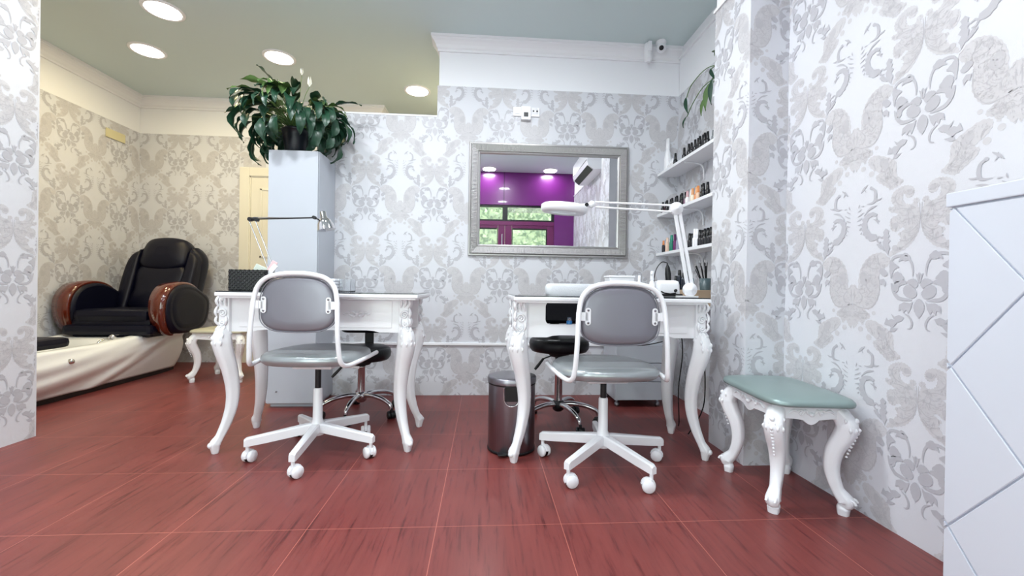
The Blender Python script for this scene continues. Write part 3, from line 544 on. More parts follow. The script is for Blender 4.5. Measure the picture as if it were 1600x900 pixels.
def swivel_chair(label,loc,rz,angs,zoff=0):
    t=thing('swivel_chair',label,'chair',loc,rz,'grey swivel chairs with white frames'); Z=Vector((0,0,1))
    # seat: rounded shape, local +y faces the table
    mb=MB(); N=40
    def outl(s,k=0): 
        o=[]
        for i in range(N):
            a=2*PI*i/N; c_,s_=math.cos(a),math.sin(a); e=.78
            o.append((math.copysign(abs(c_)**e,c_)*.228*s, math.copysign(abs(s_)**e,s_)*(.225 if s_>0 else .215)*s+.0))
        return o
    rings=[]
    for s,z in((.80,.430),(.93,.434),(.985,.445),(1.0,.458),(.985,.472),(.93,.482),(.80,.488),(.55,.490),(.25,.490)): rings.append([(x,y,z+zoff+(.006*(y/.2)**2)) for x,y in outl(s)])
    mb.loft(rings); mb.build('seat',M['vinyl'],t)
    MB().box((-.09,-.07,.405+zoff),(.09,.08,.431+zoff),bev=.006).build('seat_plate',M['pvc'],t)
    mb=MB()
    P=[]
    rp=[(.234,.13,.458),(.229,.0,.453),(.219,-.12,.448),(.206,-.185,.447),(.196,-.215,.462),(.190,-.226,.50),(.185,-.232,.58),(.181,-.228,.66),(.176,-.222,.73),(.162,-.217,.785),(.125,-.215,.822),(.065,-.214,.838),(0,-.214,.842)]
    pts=[(x,y,z+zoff) for x,y,z in rp]+[(-x,y,z+zoff) for x,y,z in rp[-2::-1]]
    mb.tube(cat(pts,4),.0103,10); mb.build('frame_tube',M['white'],t)
    # backrest pad
    mb=MB(); rings=[]; 
    def bo(s,dy):
        o=[]
        for i in range(N):
            a=2*PI*i/N; c_,s_=math.cos(a),math.sin(a); e=.62
            x=math.copysign(abs(c_)**e,c_)*.163*s; z=math.copysign(abs(s_)**(.72 if s_>0 else .62),s_)*(.122 if s_>0 else .115)*s
            x*=1-.05*(z/.12) 
            o.append((x,-.196+dy+.9*x*x*-.0+.25*x*x,.706+z+zoff))
        return o
    for s,dy in((.05,-.021),(.3,-.021),(.6,-.020),(.88,-.019),(.965,-.014),(1.0,-.004),(1.0,.006),(.965,.018),(.88,.024),(.6,.026),(.3,.027),(.05,.027)): rings.append(bo(s,dy))
    mb.loft(rings); bk=mb.build('backrest',M['vinylback'],t)
    mb=MB(); mb.tube(cat([Vector(p)+Vector((0,-.001,0)) for p in bo(1.004,-.012)][::2],2,True),.0028,6,closed=True); mb.build('piping',M['vinylback'],bk)
    for s in(-1,1):
        mb=MB(); xx=s*.138
        o=[(xx+dx,z) for dx,z in rrect(-.011,.011,.672,.742,.0105,5)]
        yv=-.2175
        mb.prism([(x,yv,z+zoff) for x,z in o],(0,.004,0)); mb.box((xx,yv,.690+zoff),(s*.186,yv+.004,.724+zoff),0); mb.box((s*.158,yv,.690+zoff),(s*.178,-.222,.724+zoff),0,.002)
        for z in(.682,.732): mb.lathe([(.0045,0),(.0045,.003),(0,.0032)],(xx,yv+.0005,z+zoff),10,1,(0,-1,0))
        mb.build('bracket',[M['white'],M['steel']],t)
    MB().lathe([(.0135,.30),(.0135,.43+zoff)],n=16).build('gas_post',M['black'],t)
    MB().lathe([(.030,.085),(.032,.10),(.030,.140),(.022,.160),(.0205,.30),(.018,.306)],n=20).build('post_sleeve',M['white'],t)
    mb=MB(); mb.tube([(.06,.0,.418+zoff),(.14,-.015,.413+zoff),(.20,-.02,.408+zoff)],[.004,.004,.006],8); mb.build('lever',M['pvc'],t)
    star_base(t,5,[x-math.degrees(rz) for x in angs],.283,None,M['white'],M['pvc'],M['black'])
    return t
swivel_chair('grey swivel chair with white tube frame at the left manicure table',(-.778,2.075,0),R(-4),[-88,-156,-17,55,127],0)
swivel_chair('grey swivel chair with white tube frame at the right manicure table',(.545,1.885,0),R(2),[-134,-64,8,82,154],-.022)

def black_stool(label,loc,rz,zs,a0,lever=False):
    t=thing('stylist_stool',label,'stool',loc,rz,'black stools on chrome star bases')
    mb=MB(); mb.lathe([(.10,zs),(.160,zs+.004),(.172,zs+.020),(.175,zs+.045),(.170,zs+.068),(.150,zs+.080),(.08,zs+.084),(0,zs+.085)],n=36); mb.build('seat',M['blackseat'],t)
    mb=MB(); mb.lathe([(.05,zs-.03),(.06,zs-.02),(.07,zs)],n=20); mb.build('seat_plate',M['black'],t)
    MB().lathe([(.023,.125),(.023,zs-.05),(.026,zs-.045),(.026,zs-.038),(.016,zs-.036),(.016,zs-.02)],n=20).build('column',M['chrome'],t)
    MB().lathe([(.020,.075),(.032,.085),(.036,.11),(.034,.132),(.024,.138)],n=20).build('hub',M['chrome' if not lever else 'black'],t)
    mb=MB(); mb.box((-.028,.165,zs+.03),(.028,.178,zs+.21),bev=.004); mb.box((-.028,.02,zs-.012),(.028,.178,zs-.002),bev=.003); mb.box((-.028,.165,zs-.01),(.028,.178,zs+.04),bev=.004); mb.build('back_post',M['black'],t)
    mb=MB(); rings=[]
    for s,dy in((.8,-.0),(1.0,.008),(1.0,.030),(.8,.040)): rings.append([(x*s,.148+dy-.02+.35*x*x*-1,z0) for x,z0 in [(px,zs+.235+ (pz-.0)*s) for px,pz in rrect(-.18,.18,-.085,.085,.05,5)]])
    mb.loft(rings); mb.build('backrest',M['blackseat'],t)
    mb=MB(); mb.tube([(-.03,-.03,zs-.015),(-.10,-.06,zs-.035)],.004,8,0); mb.tube([(-.10,-.06,zs-.035),(-.135,-.075,zs-.075),(-.15,-.08,zs-.092)],[.007,.009,.007],8); mb.build('lever',M['black'],t)
    star_base(t,5,a0,.24,None,M['chrome'],M['black'],M['black'],True)
    return t
black_stool('black round stool on chrome base behind the left manicure table',(-.745,2.68,0),0,.335,[-95,-150,-28,40,112])
black_stool('black round stool on chrome base behind the right manicure table, beside the bin',(.445,2.47,0),0,.425,[-70,-150,-12,55,120],True)

# ============================================================ dressing stools with cabriole legs
SLEG=[(-.004,0,.017,.017),(-.004,.022,.020,.020),(-.002,.032,.017,.018),(.004,.050,.024,.026),(-.022,.085,.018,.020),(-.040,.15,.021,.024),(-.034,.22,.026,.028),(-.008,.28,.030,.032),(.002,.315,.032,.034),(-.010,.345,.030,.030),(-.028,.365,.028,.028)]
def dressing_stool(name,label,loc,rz,pad,hx=.122,hy=.172,sx=.168,sy=.243):
    t=thing(name,label,'stool',loc,rz,'white carved stools'); Z=Vector((0,0,1))
    for dx in(-1,1):
        for dy in(-1,1):
            mb,d,q=cab_leg(SLEG,(dx,dy),18,.05)
            for s in(-1,1): spiral(mb,d*.020+Z*.050+q*s*.014,d,Z,.013,1.2,.0055,0,1)
            o=mb.build('leg',M['table_white'],t); o.location=(dx*hx,dy*hy,0)
            cv=MB()
            for row,(zz,rad,cc) in enumerate(((.350,.030,-.012),(.336,.0315,-.004),(.320,.033,.001))):
                for k in range(5-row%2):
                    ph=R(-62+31*k+(15 if row%2 else 0)); n_=d*math.cos(ph)+q*math.sin(ph); a=d*cc+Z*zz
                    leafrib(cv,[a+n_*(rad-.003),a+n_*(rad+.003)-Z*.008,a+n_*(rad+.001)-Z*.020],.0052)
            cv.ell(d*.028+Z*.343,(.009,.009,.010))
            for k in range(9): cv.ell(d*(.037-.0045*k if k<6 else .010-.004*(k-6))+Z*(.312-.013*k),(.0065-.0003*k,)*3,8,6)
            cv.build('carving',M['table_white'],o)
    mb=MB()
    def rail(a,b,nv,h=.028):
        a=Vector(a);b=Vector(b);nv=Vector(nv);L=(b-a).length;u=(b-a)/L;N=24;pts=[]
        for i in range(N+1):
            s=i/N; drop=.016*math.sin(PI*s)**2+.016*max(0,math.cos((s-.5)*4*PI))*(1 if .25<s<.75 else 0)+.012*(1-math.sin(PI*s)); pts.append(a+u*L*s+Z*(.352-drop))
        pts+= [b+Z*.388,a+Z*.388]; mb.prism(pts,nv*.016)
        c=(a+b)/2
        for s in(-1,1):
            spiral(mb,c+u*s*L*.16+Z*.362+nv*.017,u*s,Z,.012,1.3,.0045); leafrib(mb,[c+u*s*.012+Z*.356+nv*.018,c+u*s*L*.09+Z*.372+nv*.018,c+u*s*L*.14+Z*.360+nv*.018],.005)
            leafrib(mb,[c+u*s*L*.2+Z*.365+nv*.018,c+u*s*L*.28+Z*.372+nv*.018,c+u*s*L*.36+Z*.358+nv*.018],.005)
        mb.ell(c+Z*.358+nv*.018,(.010,.010,.008))
    rx,ry=hx-.012,hy-.012
    rail((-rx,-ry,0),(rx,-ry,0),(0,-1,0)); rail((-rx,ry,0),(rx,ry,0),(0,1,0)); rail((rx,-ry,0),(rx,ry,0),(1,0,0)); rail((-rx,-ry,0),(-rx,ry,0),(-1,0,0))
    mb.build('apron',M['table_white'],t)
    MB().box((-hx,-hy,.380),(hx,hy,.392),bev=.003).build('seat_board',M['table_white'],t)
    mb=MB(); N=48; rings=[]
    def o(s):
        out=[]
        for i in range(N):
            a=2*PI*i/N; c_,s_=math.cos(a),math.sin(a); e=.50; x=math.copysign(abs(c_)**e,c_); y=math.copysign(abs(s_)**e,s_)
            k=1+.03*math.cos(4*a)*-1; out.append((x*sx*s*k*.96,y*sy*s*k*.96))
        return out
    for s,z in((.93,.391),(.99,.393),(1.0,.400),(.99,.408),(.96,.414),(.88,.420),(.7,.426),(.4,.429),(.1,.430)): rings.append([(x,y,z) for x,y in o(s)])
    mb.loft(rings); mb.build('cushion',pad,t); return t
dressing_stool('dressing_stool','white carved stool with grey-green cushion by the right wall',(1.195,1.625,0),R(-6),M['stoolpad'],.125,.175)
dressing_stool('dressing_stool','white carved stool with cream cushion beside the pedicure chair',(-2.12,3.70,0),0,M['cream'],.185,.165,.235,.21)

# ============================================================ tall cabinet, peace lily, bin, mobile cabinet
t=thing('tall_cabinet','tall narrow white cabinet carrying the peace lily','cabinet',(-1.225,2.965,0))
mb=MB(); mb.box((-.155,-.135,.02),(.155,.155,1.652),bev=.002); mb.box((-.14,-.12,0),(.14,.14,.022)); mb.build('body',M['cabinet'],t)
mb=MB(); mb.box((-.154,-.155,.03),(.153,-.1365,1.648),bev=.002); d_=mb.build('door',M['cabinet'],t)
MB().lathe([(.005,0),(.005,.004),(0,.005)],(-.088,-.1555,.105),10,0,(0,-1,0)).build('knob',M['steel'],d_)
def peace_lily(loc):
    t=thing('peace_lily','large dark green peace lily in a dark pot on the tall white cabinet','potted plant',loc)
    MB().lathe([(.060,0),(.064,.004),(.082,.12),(.085,.150),(.090,.152),(.090,.165),(.084,.166),(.080,.15),(0,.148)],n=28).build('pot',M['pot'],t)
    MB().lathe([(.05,.0),(.075,.001),(.088,.012),(.085,.012),(.07,.006)],n=28).build('saucer',M['pot'],t)
    MB().lathe([(.079,.1495),(.04,.154),(0,.155)],n=20).build('soil',M['soil'],t)
    random.seed(11); st=MB(); lf=MB(); nl=185
    def leaf(base,az,el,stem,L,W,droop,mi,twist=0):
        d=Vector((math.cos(az),math.sin(az),0)); P=[Vector(base)]; e=el; n=7; p=P[0]
        for i in range(n):
            p=p+(d*math.cos(e)+Vector((0,0,math.sin(e))))*stem/n; P.append(p); e-=droop*.45/n
        st.tube(P,[.0032-.0014*i/n for i in range(n+1)],5,0)
        q=Vector((-d.y,d.x,0)); n=10; pts=[];ee=e
        for i in range(n+1):
            t_=i/n; w=W*max(.01,2.75*t_**.62*(1-t_)**.92); fwd=d*math.cos(ee)+Vector((0,0,math.sin(ee))); nz=fwd.cross(q)
            tw=math.cos(twist*t_),math.sin(twist*t_); side=q*tw[0]+nz*tw[1]
            wave=.006*math.sin(t_*14+az*5)
            pts.append((p+side*w+nz*(-.25*w*-1+wave),p+side*w*.5-nz*.05*w,p-nz*w*.12,p-side*w*.5-nz*.05*w,p-side*w+nz*(.25*w-wave)))
            p=p+fwd*L/n; ee-=droop/n
        vs=[v for r_ in pts for v in r_]; fs=[(i*5+k,i*5+k+1,(i+1)*5+k+1,(i+1)*5+k) for i in range(n) for k in range(4)]
        lf.add(vs,fs,mi,True)
    for i in range(nl):
        az=random.uniform(0,2*PI); k=random.random()
        if k>.62 and math.cos(az+PI/2)>.45 and random.random()<.55: continue
        if k<.34: el=R(random.uniform(56,82)); stem=random.uniform(.17,.27); dr=random.uniform(1.2,2.3); mi=1 if random.random()<.55 else 0
        elif k<.68: el=R(random.uniform(36,62)); stem=random.uniform(.17,.28); dr=random.uniform(1.7,2.6); mi=0
        else: el=R(random.uniform(10,45)); stem=random.uniform(.12,.24); dr=random.uniform(2.0,2.9); mi=0
        leaf((math.cos(az)*.03,math.sin(az)*.03,.152),az,el,stem,random.uniform(.14,.23),random.uniform(.024,.038),dr,mi,random.uniform(-.8,.8))
    # the long leaves that stand out of the outline
    for az,el,stem,L,dr in((PI*.98,R(42),.27,.24,.9),(PI*1.06,R(62),.27,.16,1.0),(PI*1.02,R(75),.30,.2,.5),(0.05,R(52),.28,.2,.9),(-.2,R(38),.27,.22,1.9),(.0,R(15),.24,.2,2.2),(PI*.95,R(18),.27,.2,2.3),(PI*1.1,R(5),.22,.22,2.0)):
        leaf((math.cos(az)*.02,math.sin(az)*.02,.152),az,el,stem,L,.027,dr,0,.3)
    for m_ in(st,lf):
        for v in m_.v:
            if v.y>0: v.y=.185*math.tanh(v.y/.185)
            if v.z<.006 and abs(v.x-.037)<.165 and v.y>-.20: v.z=.006+.02*random.random()*0
    st.build('stems',M['leaf2'],t); lf.build('foliage',[M['leaf'],M['leaf2']],t,fix=False)
    fl=MB()
    for x,y,h,s in((.035,-.01,.53,.022),(.09,-.02,.45,.032)):
        P=cat([(x*.2,y,.152),(x*.6,y,.36),(x,y,h)],4); fl.tube(P,.0022,5,1); c=Vector(P[-1])
        for sg in(-1,1): fl.add([c,c+Vector((sg*s*.45,0,s*.7)),c+Vector((sg*s*.38,-.004,s*1.5)),c+Vector((sg*.006,-.002,s*2.2)),c+Vector((0,.006,s))],[(0,1,4),(1,2,4),(2,3,4)],0,True)
        fl.ell(c+Vector((0,-.006,s*.9)),(.004,.004,s*.6),8,6,0)
    fl.build('flower',[M['flower'],M['leaf2']],t,fix=False)
peace_lily((-1.262,2.93,1.652))

t=thing('pedal_bin','round brushed steel pedal bin behind the right table leg','bin',(.146,2.10,0))
MB().lathe([(.112,.008),(.115,.014),(.115,.328)],n=48).build('body',M['steel'],t)
MB().lathe([(.108,0),(.117,.003),(.117,.014),(.112,.016)],n=40).build('base_ring',M['black'],t)
mb=MB(); mb.lathe([(.1165,.325),(.1165,.333)],n=48,mi=1); mb.lathe([(.119,.333),(.120,.355),(.117,.361),(.10,.364),(.05,.367),(0,.368)],n=48); mb.build('lid',[M['steel'],M['black']],t)
mb=MB(); mb.prism([(x,-.114,z) for x,z in rrect(-.040,.025,.262,.330,.006)],(0,-.010,0)); mb.build('lid_hinge',M['black'],t)
mb=MB(); mb.tube(cat([(-.046,-.116,.322),(-.044,-.118,.27),(-.030,-.120,.245),(-.008,-.121,.238),(.014,-.120,.245),(.028,-.118,.27),(.030,-.118,.322)],4),.0025,6); mb.build('carry_handle',M['chrome'],t)
mb=MB(); mb.box((-.07,-.135,.012),(-.03,-.10,.018),bev=.002); mb.build('pedal',M['black'],t)

t=thing('rolling_cabinet','low white rolling drawer cabinet under the right table','cabinet',(1.05,2.94,0))
mb=MB(); mb.box((-.160,-.135,.045),(.160,.150,.43),bev=.003); mb.build('body',M['cabinet'],t)
for k,(z0,z1) in enumerate(((.05,.17),(.175,.295),(.30,.42))):
    MB().box((-.158,-.150,z0),(.158,-.136,z1),bev=.002).build('drawer',M['cabinet'],t)
for x in(-.14,.14):
    for y in(-.115,.125):
        MB().lathe([(.012,.0),(.016,.006),(.016,.026),(.008,.03),(.008,.046)],(x,y,0),12).build('caster',M['steel'],t)

# ============================================================ reception desk
t=thing('reception_desk','white reception desk with diamond groove panels at the right edge','desk',(1.147,.98,0))
MB().box((.006,-1.3,0),(.222,0,1.012)).build('body',M['desk'],t)
MB().box((-.004,-1.31,1.012),(.224,.006,1.047),bev=.003).build('countertop',M['desk'],t)
mb=MB(); hz=.196; hy=.152; zc=1.012
def dpoly(pts):
    # clip to face y in [-1.3,0], z in [0,1.01]
    q=pts
    for ax,v,k in((0,-1.3,False),(0,0,True),(1,0,False),(1,1.008,True)):
        q=clip(q,ax,v,k)
        if len(q)<3: return
    cy=sum(p[0] for p in q)/len(q); cz=sum(p[1] for p in q)/len(q)
    mb.add([(.0075,y,z) for y,z in q]+[(.0015,y,z) for y,z in q]+[(0,cy+(y-cy)*.985,cz+(z-cz)*.985) for y,z in q],[tuple(range(2*len(q),3*len(q)))]+[(i,(i+1)%len(q),len(q)+(i+1)%len(q),len(q)+i) for i in range(len(q))]+[(len(q)+i,len(q)+(i+1)%len(q),2*len(q)+(i+1)%len(q),2*len(q)+i) for i in range(len(q))])
g=.0022
for i in range(-1,11):
    for j in range(-1,7):
        cy=-.008-i*hy; cz=zc-j*hz
        if (i+j)%2==0: continue
        # diamonds between the zigzag lines
        k=g*1.3; dpoly([(cy-hy+k,cz),(cy,cz-hz+k),(cy+hy-k,cz),(cy,cz+hz-k)])
mb.build('groove_panel',M['desk'],t)

# ============================================================ mirror
t=thing('wall_mirror','rectangular wall mirror in a ribbed silver frame','mirror',(.471,3.121,1.434),-.0055)
FW,FH=1.182,.826
mb=MB(); prof=[(0,0),(0,-.016),(.004,-.022),(.012,-.022),(.016,-.018),(.020,-.030),(.064,-.022),(.068,-.016),(.074,-.018),(.082,-.014),(.084,-.004),(.084,0)]
cor=[(-FW/2,-FH/2,1,1),(FW/2,-FH/2,-1,1),(FW/2,FH/2,-1,-1),(-FW/2,FH/2,1,-1)]
rings=[[(cx+sx*o,y,cz+sz*o) for o,y in prof] for cx,cz,sx,sz in cor]; mb.loft(rings+[rings[0]],cap=False,sm=False)
# fluting across the frame
for k in range(int(FW/.0095)):
    x=-FW/2+.02+.0095*k
    for sz in(-1,1):
        lo,hi=.021,.063
        m=min(x+FW/2,FW/2-x)
        if m<lo: continue
        hh=min(hi,m); mb.tube([(x,-.0305,sz*(FH/2-lo)),(x,-.0305+.0075*(hh-lo)/.042,sz*(FH/2-hh))],.0031,5)
for k in range(int(FH/.0095)):
    z=-FH/2+.02+.0095*k
    for sx in(-1,1):
        lo,hi=.021,.063
        m=min(z+FH/2,FH/2-z)
        if m<lo: continue
        hh=min(hi,m); mb.tube([(sx*(FW/2-lo),-.0305,z),(sx*(FW/2-hh),-.0305+.0075*(hh-lo)/.042,z)],.0031,5)
mb.build('frame',M['silver'],t)
o=MB().box((-FW/2+.082,-.006,-FH/2+.082),(FW/2-.082,-.004,FH/2-.082)).build('mirror_glass',M['mirror'],t); 
# ============================================================ wall devices
def plate(mb,x,z,w,h,d=.010,mi=0): mb.box((x-w/2,-d,z-h/2),(x+w/2,0,z+h/2),mi,bev=.002)
t=thing('light_switch','white wall switch left of the thermostat above the mirror','switch',(.227,3.1225,2.082)); mb=MB(); plate(mb,0,0,.062,.066); mb.build('plate',M['pvc'],t); mb=MB(); mb.box((-.018,-.014,-.018),(.018,-.009,.022),bev=.002); mb.build('rocker',M['pvc'],t)
t=thing('thermostat','white control box with small dark display above the mirror','thermostat',(.289,3.1225,2.067)); mb=MB(); mb.box((-.036,-.028,-.048),(.036,0,.050),bev=.004); mb.build('case',M['pvc'],t); MB().box((-.016,-.0295,-.028),(.016,-.027,.004),bev=.001).build('display',M['black'],t)
t=thing('wall_socket','white two-pin wall socket right of the thermostat','socket',(.358,3.1225,2.082)); mb=MB(); plate(mb,0,0,.064,.066); mb.build('plate',M['pvc'],t)
mb=MB(); mb.lathe([(.024,.0105),(.022,.012),(0,.012)],(0,0,.006),20,0,(0,-1,0)); [mb.lathe([(.006,.0122),(.006,.0135),(0,.0135)],(x,0,.006),10,1,(0,-1,0)) for x in(-.013,.013)]; mb.build('socket_face',[M['pvc'],M['black']],t)
t=thing('motion_sensor','white curved motion sensor on the cornice beside the camera','sensor',(1.175,3.06,2.53))
mb=MB(); mb.loft([[(x*s,y*s2-.0,z) for x,y in ((-.028,0),(-.026,-.022),(-.012,-.036),(.012,-.036),(.026,-.022),(.028,0))] for s,s2,z in((.7,.6,-.075),(1,1,-.055),(1,1,.02),(.95,.9,.05),(.8,.7,.065))],sm=False); mb.build('body',M['pvc'],t)
mb=MB(); mb.lathe([(.021,-.02),(.022,0),(.021,.02)],(0,-.018,-.035),16,0); mb.build('lens_cover',M['pvc'],t); MB().box((-.012,-.05,-.01),(.012,.06,.06)).build('bracket',M['pvc'],t)
t=thing('security_camera','small white dome camera with black lens on the ceiling corner','camera',(1.262,3.03,2.6))
mb=MB(); mb.lathe([(.036,0),(.038,-.012),(.030,-.022),(.020,-.028)],n=24); mb.build('base',M['pvc'],t)
mb=MB(); mb.ell((0,-.005,-.050),(.034,.034,.034),20,12,0); mb.lathe([(.016,.026),(.019,.034),(.018,.038),(.013,.038)],(0,-.005,-.050),18,0,(-.38,-1,-.52)); mb.lathe([(.0165,.034),(.0165,.0405),(0,.042)],(0,-.005,-.050),18,1,(-.38,-1,-.52)); mb.build('eyeball',[M['pvc'],M['black']],t)
o=MB().box((-3.389,4.035,2.085),(-3.378,4.235,2.165),bev=.003).build('wall_cover_plate',M['beige']); tag(o,'beige cover plate high on the treatment room left wall','cover plate')
# air conditioner, seen in the mirror
t=thing('air_conditioner','white wall air conditioner seen in the mirror','air conditioner',(1.374,.86,2.20))
mb=MB(); P=[(0,0),(-.12,0),(-.19,.05),(-.205,.10),(-.205,.25),(-.19,.28),(0,.28)]; mb.prism([(x,-.42,z) for x,z in P],(0,.84,0)); mb.build('case',M['pvc'],t)
mb=MB(); mb.prism([(x,-.38,z) for x,z in((-.125,-.003),(-.185,.045),(-.193,.05),(-.13,-.006))],(0,.76,0)); mb.build('outlet_flap',M['black'],t)
MB().box((-.208,-.40,.105),(-.204,.40,.112)).build('seam',M['black'],t)

# ============================================================ niche shelves and bottles
SHZ=(1.657,1.353,1.064)
names=('top','middle','third')
for k,z in enumerate(SHZ):
    t=thing('wall_shelf',names[k]+' white shelf of the nail polish niche','shelf',(1.3645,2.64,z),group='white niche shelves')
    MB().box((-.079,-.46,-.020),(.079,.478,0),bev=.002).build('board',M['pvc'],t)
    for y in(-.33,.08):
        mb=MB(); mb.tube(cat([(.073,y,-.13),(.070,y,-.07),(.050,y,-.036),(.0,y,-.026),(-.06,y,-.026)],4),.005,8); mb.build('bracket',M['pvc'],t)
def bottle(name,label,cat_,x,y,z,bm_,cm,r,h,ch,cr,group,shape=0):
    t=thing(name,label,cat_,(x,y,z),random.uniform(0,3),group)
    mb=MB()
    if shape==0: mb.lathe([(r*.9,0),(r,.003),(r,h*.8),(r*.8,h*.93),(cr*.8,h)],n=14)
    else: mb.lathe([(r*.9,0),(r,.004),(r*1.0,h*.55),(r*.75,h*.8),(cr*.7,h)],n=16)
    mb.build('body',bm_,t); MB().lathe([(cr*1.05,h*.98),(cr,h+ch*.2),(cr*.8,h+ch),(0,h+ch)],n=12).build('cap',cm,t); return t
random.seed(5)
def cmat(n,c,r=.25,m=0): 
    if n not in M: M[n]=mat(n,c,r,m,var=.03)
    return M[n]
ordn=['first','second','third','fourth','fifth','sixth','seventh','eighth','ninth','tenth','eleventh','twelfth','thirteenth','fourteenth','fifteenth','sixteenth']
G='nail polish on the top shelf'
bottle('spray_bottle','tall white bottle at the wall end of the top niche shelf','bottle',1.335,3.05,SHZ[0],M['pvc'],M['pvc'],.026,.17,.075,.014,G,1)
for i,(y) in enumerate((2.985,2.955,2.93)): bottle('nail_polish_bottle',ordn[i]+' small clear-white polish bottle from the left on the top shelf','bottle',1.318,y,SHZ[0],cmat('clear_polish','D8D6D8'),M['pvc'],.0095,.035,.03,.006,G)
for i,y in enumerate((2.885,2.768,2.690,2.665,2.608,2.580,2.548,2.520,2.490,2.468)): bottle('nail_polish_bottle',ordn[i]+' black polish bottle from the left on the top shelf','bottle',1.318+.006*(i%2),y,SHZ[0],cmat('black_polish','15151C'),M['black'],.0145,.045,.042,.009,G)
bottle('nail_polish_bottle','small grey capped bottle at the pillar end of the top shelf','bottle',1.32,2.395,SHZ[0],cmat('grey_polish','6F7478'),cmat('grey_cap','4A5256'),.012,.04,.03,.008,G)
G='nail polish on the middle shelf'
mid=[('black','15151C','0B0C10'),('dark red','4A1220','0B0C10'),('black','14141A','0B0C10'),('grey','8C8A92','15151A'),('black','121218','0B0C10'),('silver white','BEBCC4','15151A'),('black','101016','0B0C10'),('dark grey','3A3A42','0B0C10'),('black','15151C','0B0C10'),('mauve','8A6A80','15151A'),('white','E8E6E8','C9A2A8'),('pale grey','C9C6C8','E8E4E2'),('cream','E6DCC8','D9A070'),('copper orange','D98A55','E6B080'),('peach','E8C2A4','D98A50'),('black','101018','0B0C10'),('dark navy','10141F','0B0C10'),('black','0F0F14','0B0C10')]
ys=[3.08,3.045,3.01,2.965,2.925,2.885,2.85,2.81,2.775,2.74,2.70,2.665,2.63,2.595,2.56,2.528,2.495,2.462]
seen={}
for i,(c,h1,h2) in enumerate(mid):
    seen[c]=seen.get(c,0)+1; n_=ordn[seen[c]-1]+' ' if sum(1 for q in mid if q[0]==c)>1 else ''
    lab=(n_+c+' polish bottle from the left on the middle shelf') if n_ else (c+' polish bottle among the row on the middle shelf')
    bottle('nail_polish_bottle',lab,'bottle',1.318+.008*(i%2),ys[i],SHZ[1],cmat('polish_'+h1,h1),cmat('cap_'+h2,h2),.0145,.048,.040,.0095,G)
G='nail polish on the lowest shelf'
low=[('small black','17171E','D98A55',3.06,.06,.03,.012),('peach','E3C3AE','E8C9B4',2.995,.07,.035,.014),('green','1F7D66','2A8A74',2.925,.075,.04,.015),('purple','6A2460','5A2054',2.872,.075,.04,.013),('pale lilac','9A98AC','8A8AA0',2.83,.075,.04,.012),('black','101018','0B0C10',2.66,.055,.04,.013),('black','101018','0B0C10',2.628,.05,.04,.013),('white','EEEEF2','F2F2F4',2.595,.065,.05,.014),('white','EEEEF2','F2F2F4',2.565,.06,.05,.014),('black','101018','0B0C10',2.53,.055,.045,.014),('black','101018','0B0C10',2.50,.05,.045,.014),('black','101018','0B0C10',2.47,.055,.045,.014),('black','101018','0B0C10',2.435,.055,.045,.014),('black','101018','0B0C10',2.40,.055,.045,.014)]
seen={}
for c,h1,h2,y,h,ch,r in low:
    seen[c]=seen.get(c,0)+1; tot=sum(1 for q in low if q[0]==c)
    lab=(ordn[seen[c]-1]+' '+c+' bottle from the left on the lowest shelf') if tot>1 else (c+' bottle at the left of the lowest shelf')
    bottle('nail_polish_bottle',lab,'bottle',1.318,y,SHZ[2],cmat('polish_'+h1,h1),cmat('cap_'+h2,h2),r,h,ch,r*.7,G)
# trailing plant on a small bracket shelf behind the pillar
o=MB().box((1.29,2.19,1.90),(1.4438,2.36,1.915),bev=.002).build('plant_shelf',M['pvc']); tag(o,'small white bracket shelf hidden behind the pillar under the trailing plant','shelf')
t=thing('trailing_plant','green long-leaved plant leaning out from behind the papered pillar','potted plant',(1.365,2.28,1.9155))
MB().lathe([(.04,0),(.055,.09),(.058,.10),(.05,.10),(0,.095)],n=20).build('pot',M['pvc'],t)
st=MB();lf=MB()
def bigleaf(P,tip,w,mi=0,wdir=(.9,-.45,0)):
    st.tube(cat(P,5),.0028,6,0); a=Vector(P[-1]); b=Vector(tip); q=Vector(wdir).normalized(); n=9; vs=[]
    for i in range(n+1):
        s=i/n; c=a.lerp(b,s)+Vector((-.01*math.sin(PI*s),0,0)); ww=w*math.sin(PI*min(1,s*.96+.04)**.8); vs+=[c+q*ww+Vector((-.004,0,0)),c,c-q*ww+Vector((-.004,0,0))]
    lf.add(vs,[(i*3+k,i*3+k+1,i*3+k+4,i*3+k+3) for i in range(n) for k in range(2)],mi,True)
bigleaf([(0,0,.09),(-.01,.08,.17),(-.02,.25,.24),(-.03,.42,.22),(-.035,.48,.16)],(-.035,.445,.035),.012)
bigleaf([(0,0,.09),(-.01,.10,.13),(-.02,.28,.145),(-.03,.40,.09),(-.035,.47,.03)],(-.035,.515,-.03),.006)
bigleaf([(0,0,.09),(-.01,.10,.20),(-.02,.20,.21)],(-.03,.115,.10),.011)
bigleaf([(0,0,.09),(-.01,.12,.22),(-.015,.17,.27),(-.02,.165,.29)],(-.03,.09,.27),.015,1)
bigleaf([(0,0,.09),(-.02,.14,.15),(-.03,.20,.12)],(-.03,.235,-.03),.016,1)
bigleaf([(0,0,.09),(-.02,.10,.14),(-.03,.16,.13)],(-.03,.17,-.02),.014)
bigleaf([(0,0,.09),(-.02,.16,.12),(-.03,.24,.06)],(-.03,.285,-.04),.010,1)
st.build('stems',M['leaf2'],t); lf.build('foliage',[M['leaf'],M['leaf2']],t,fix=False)

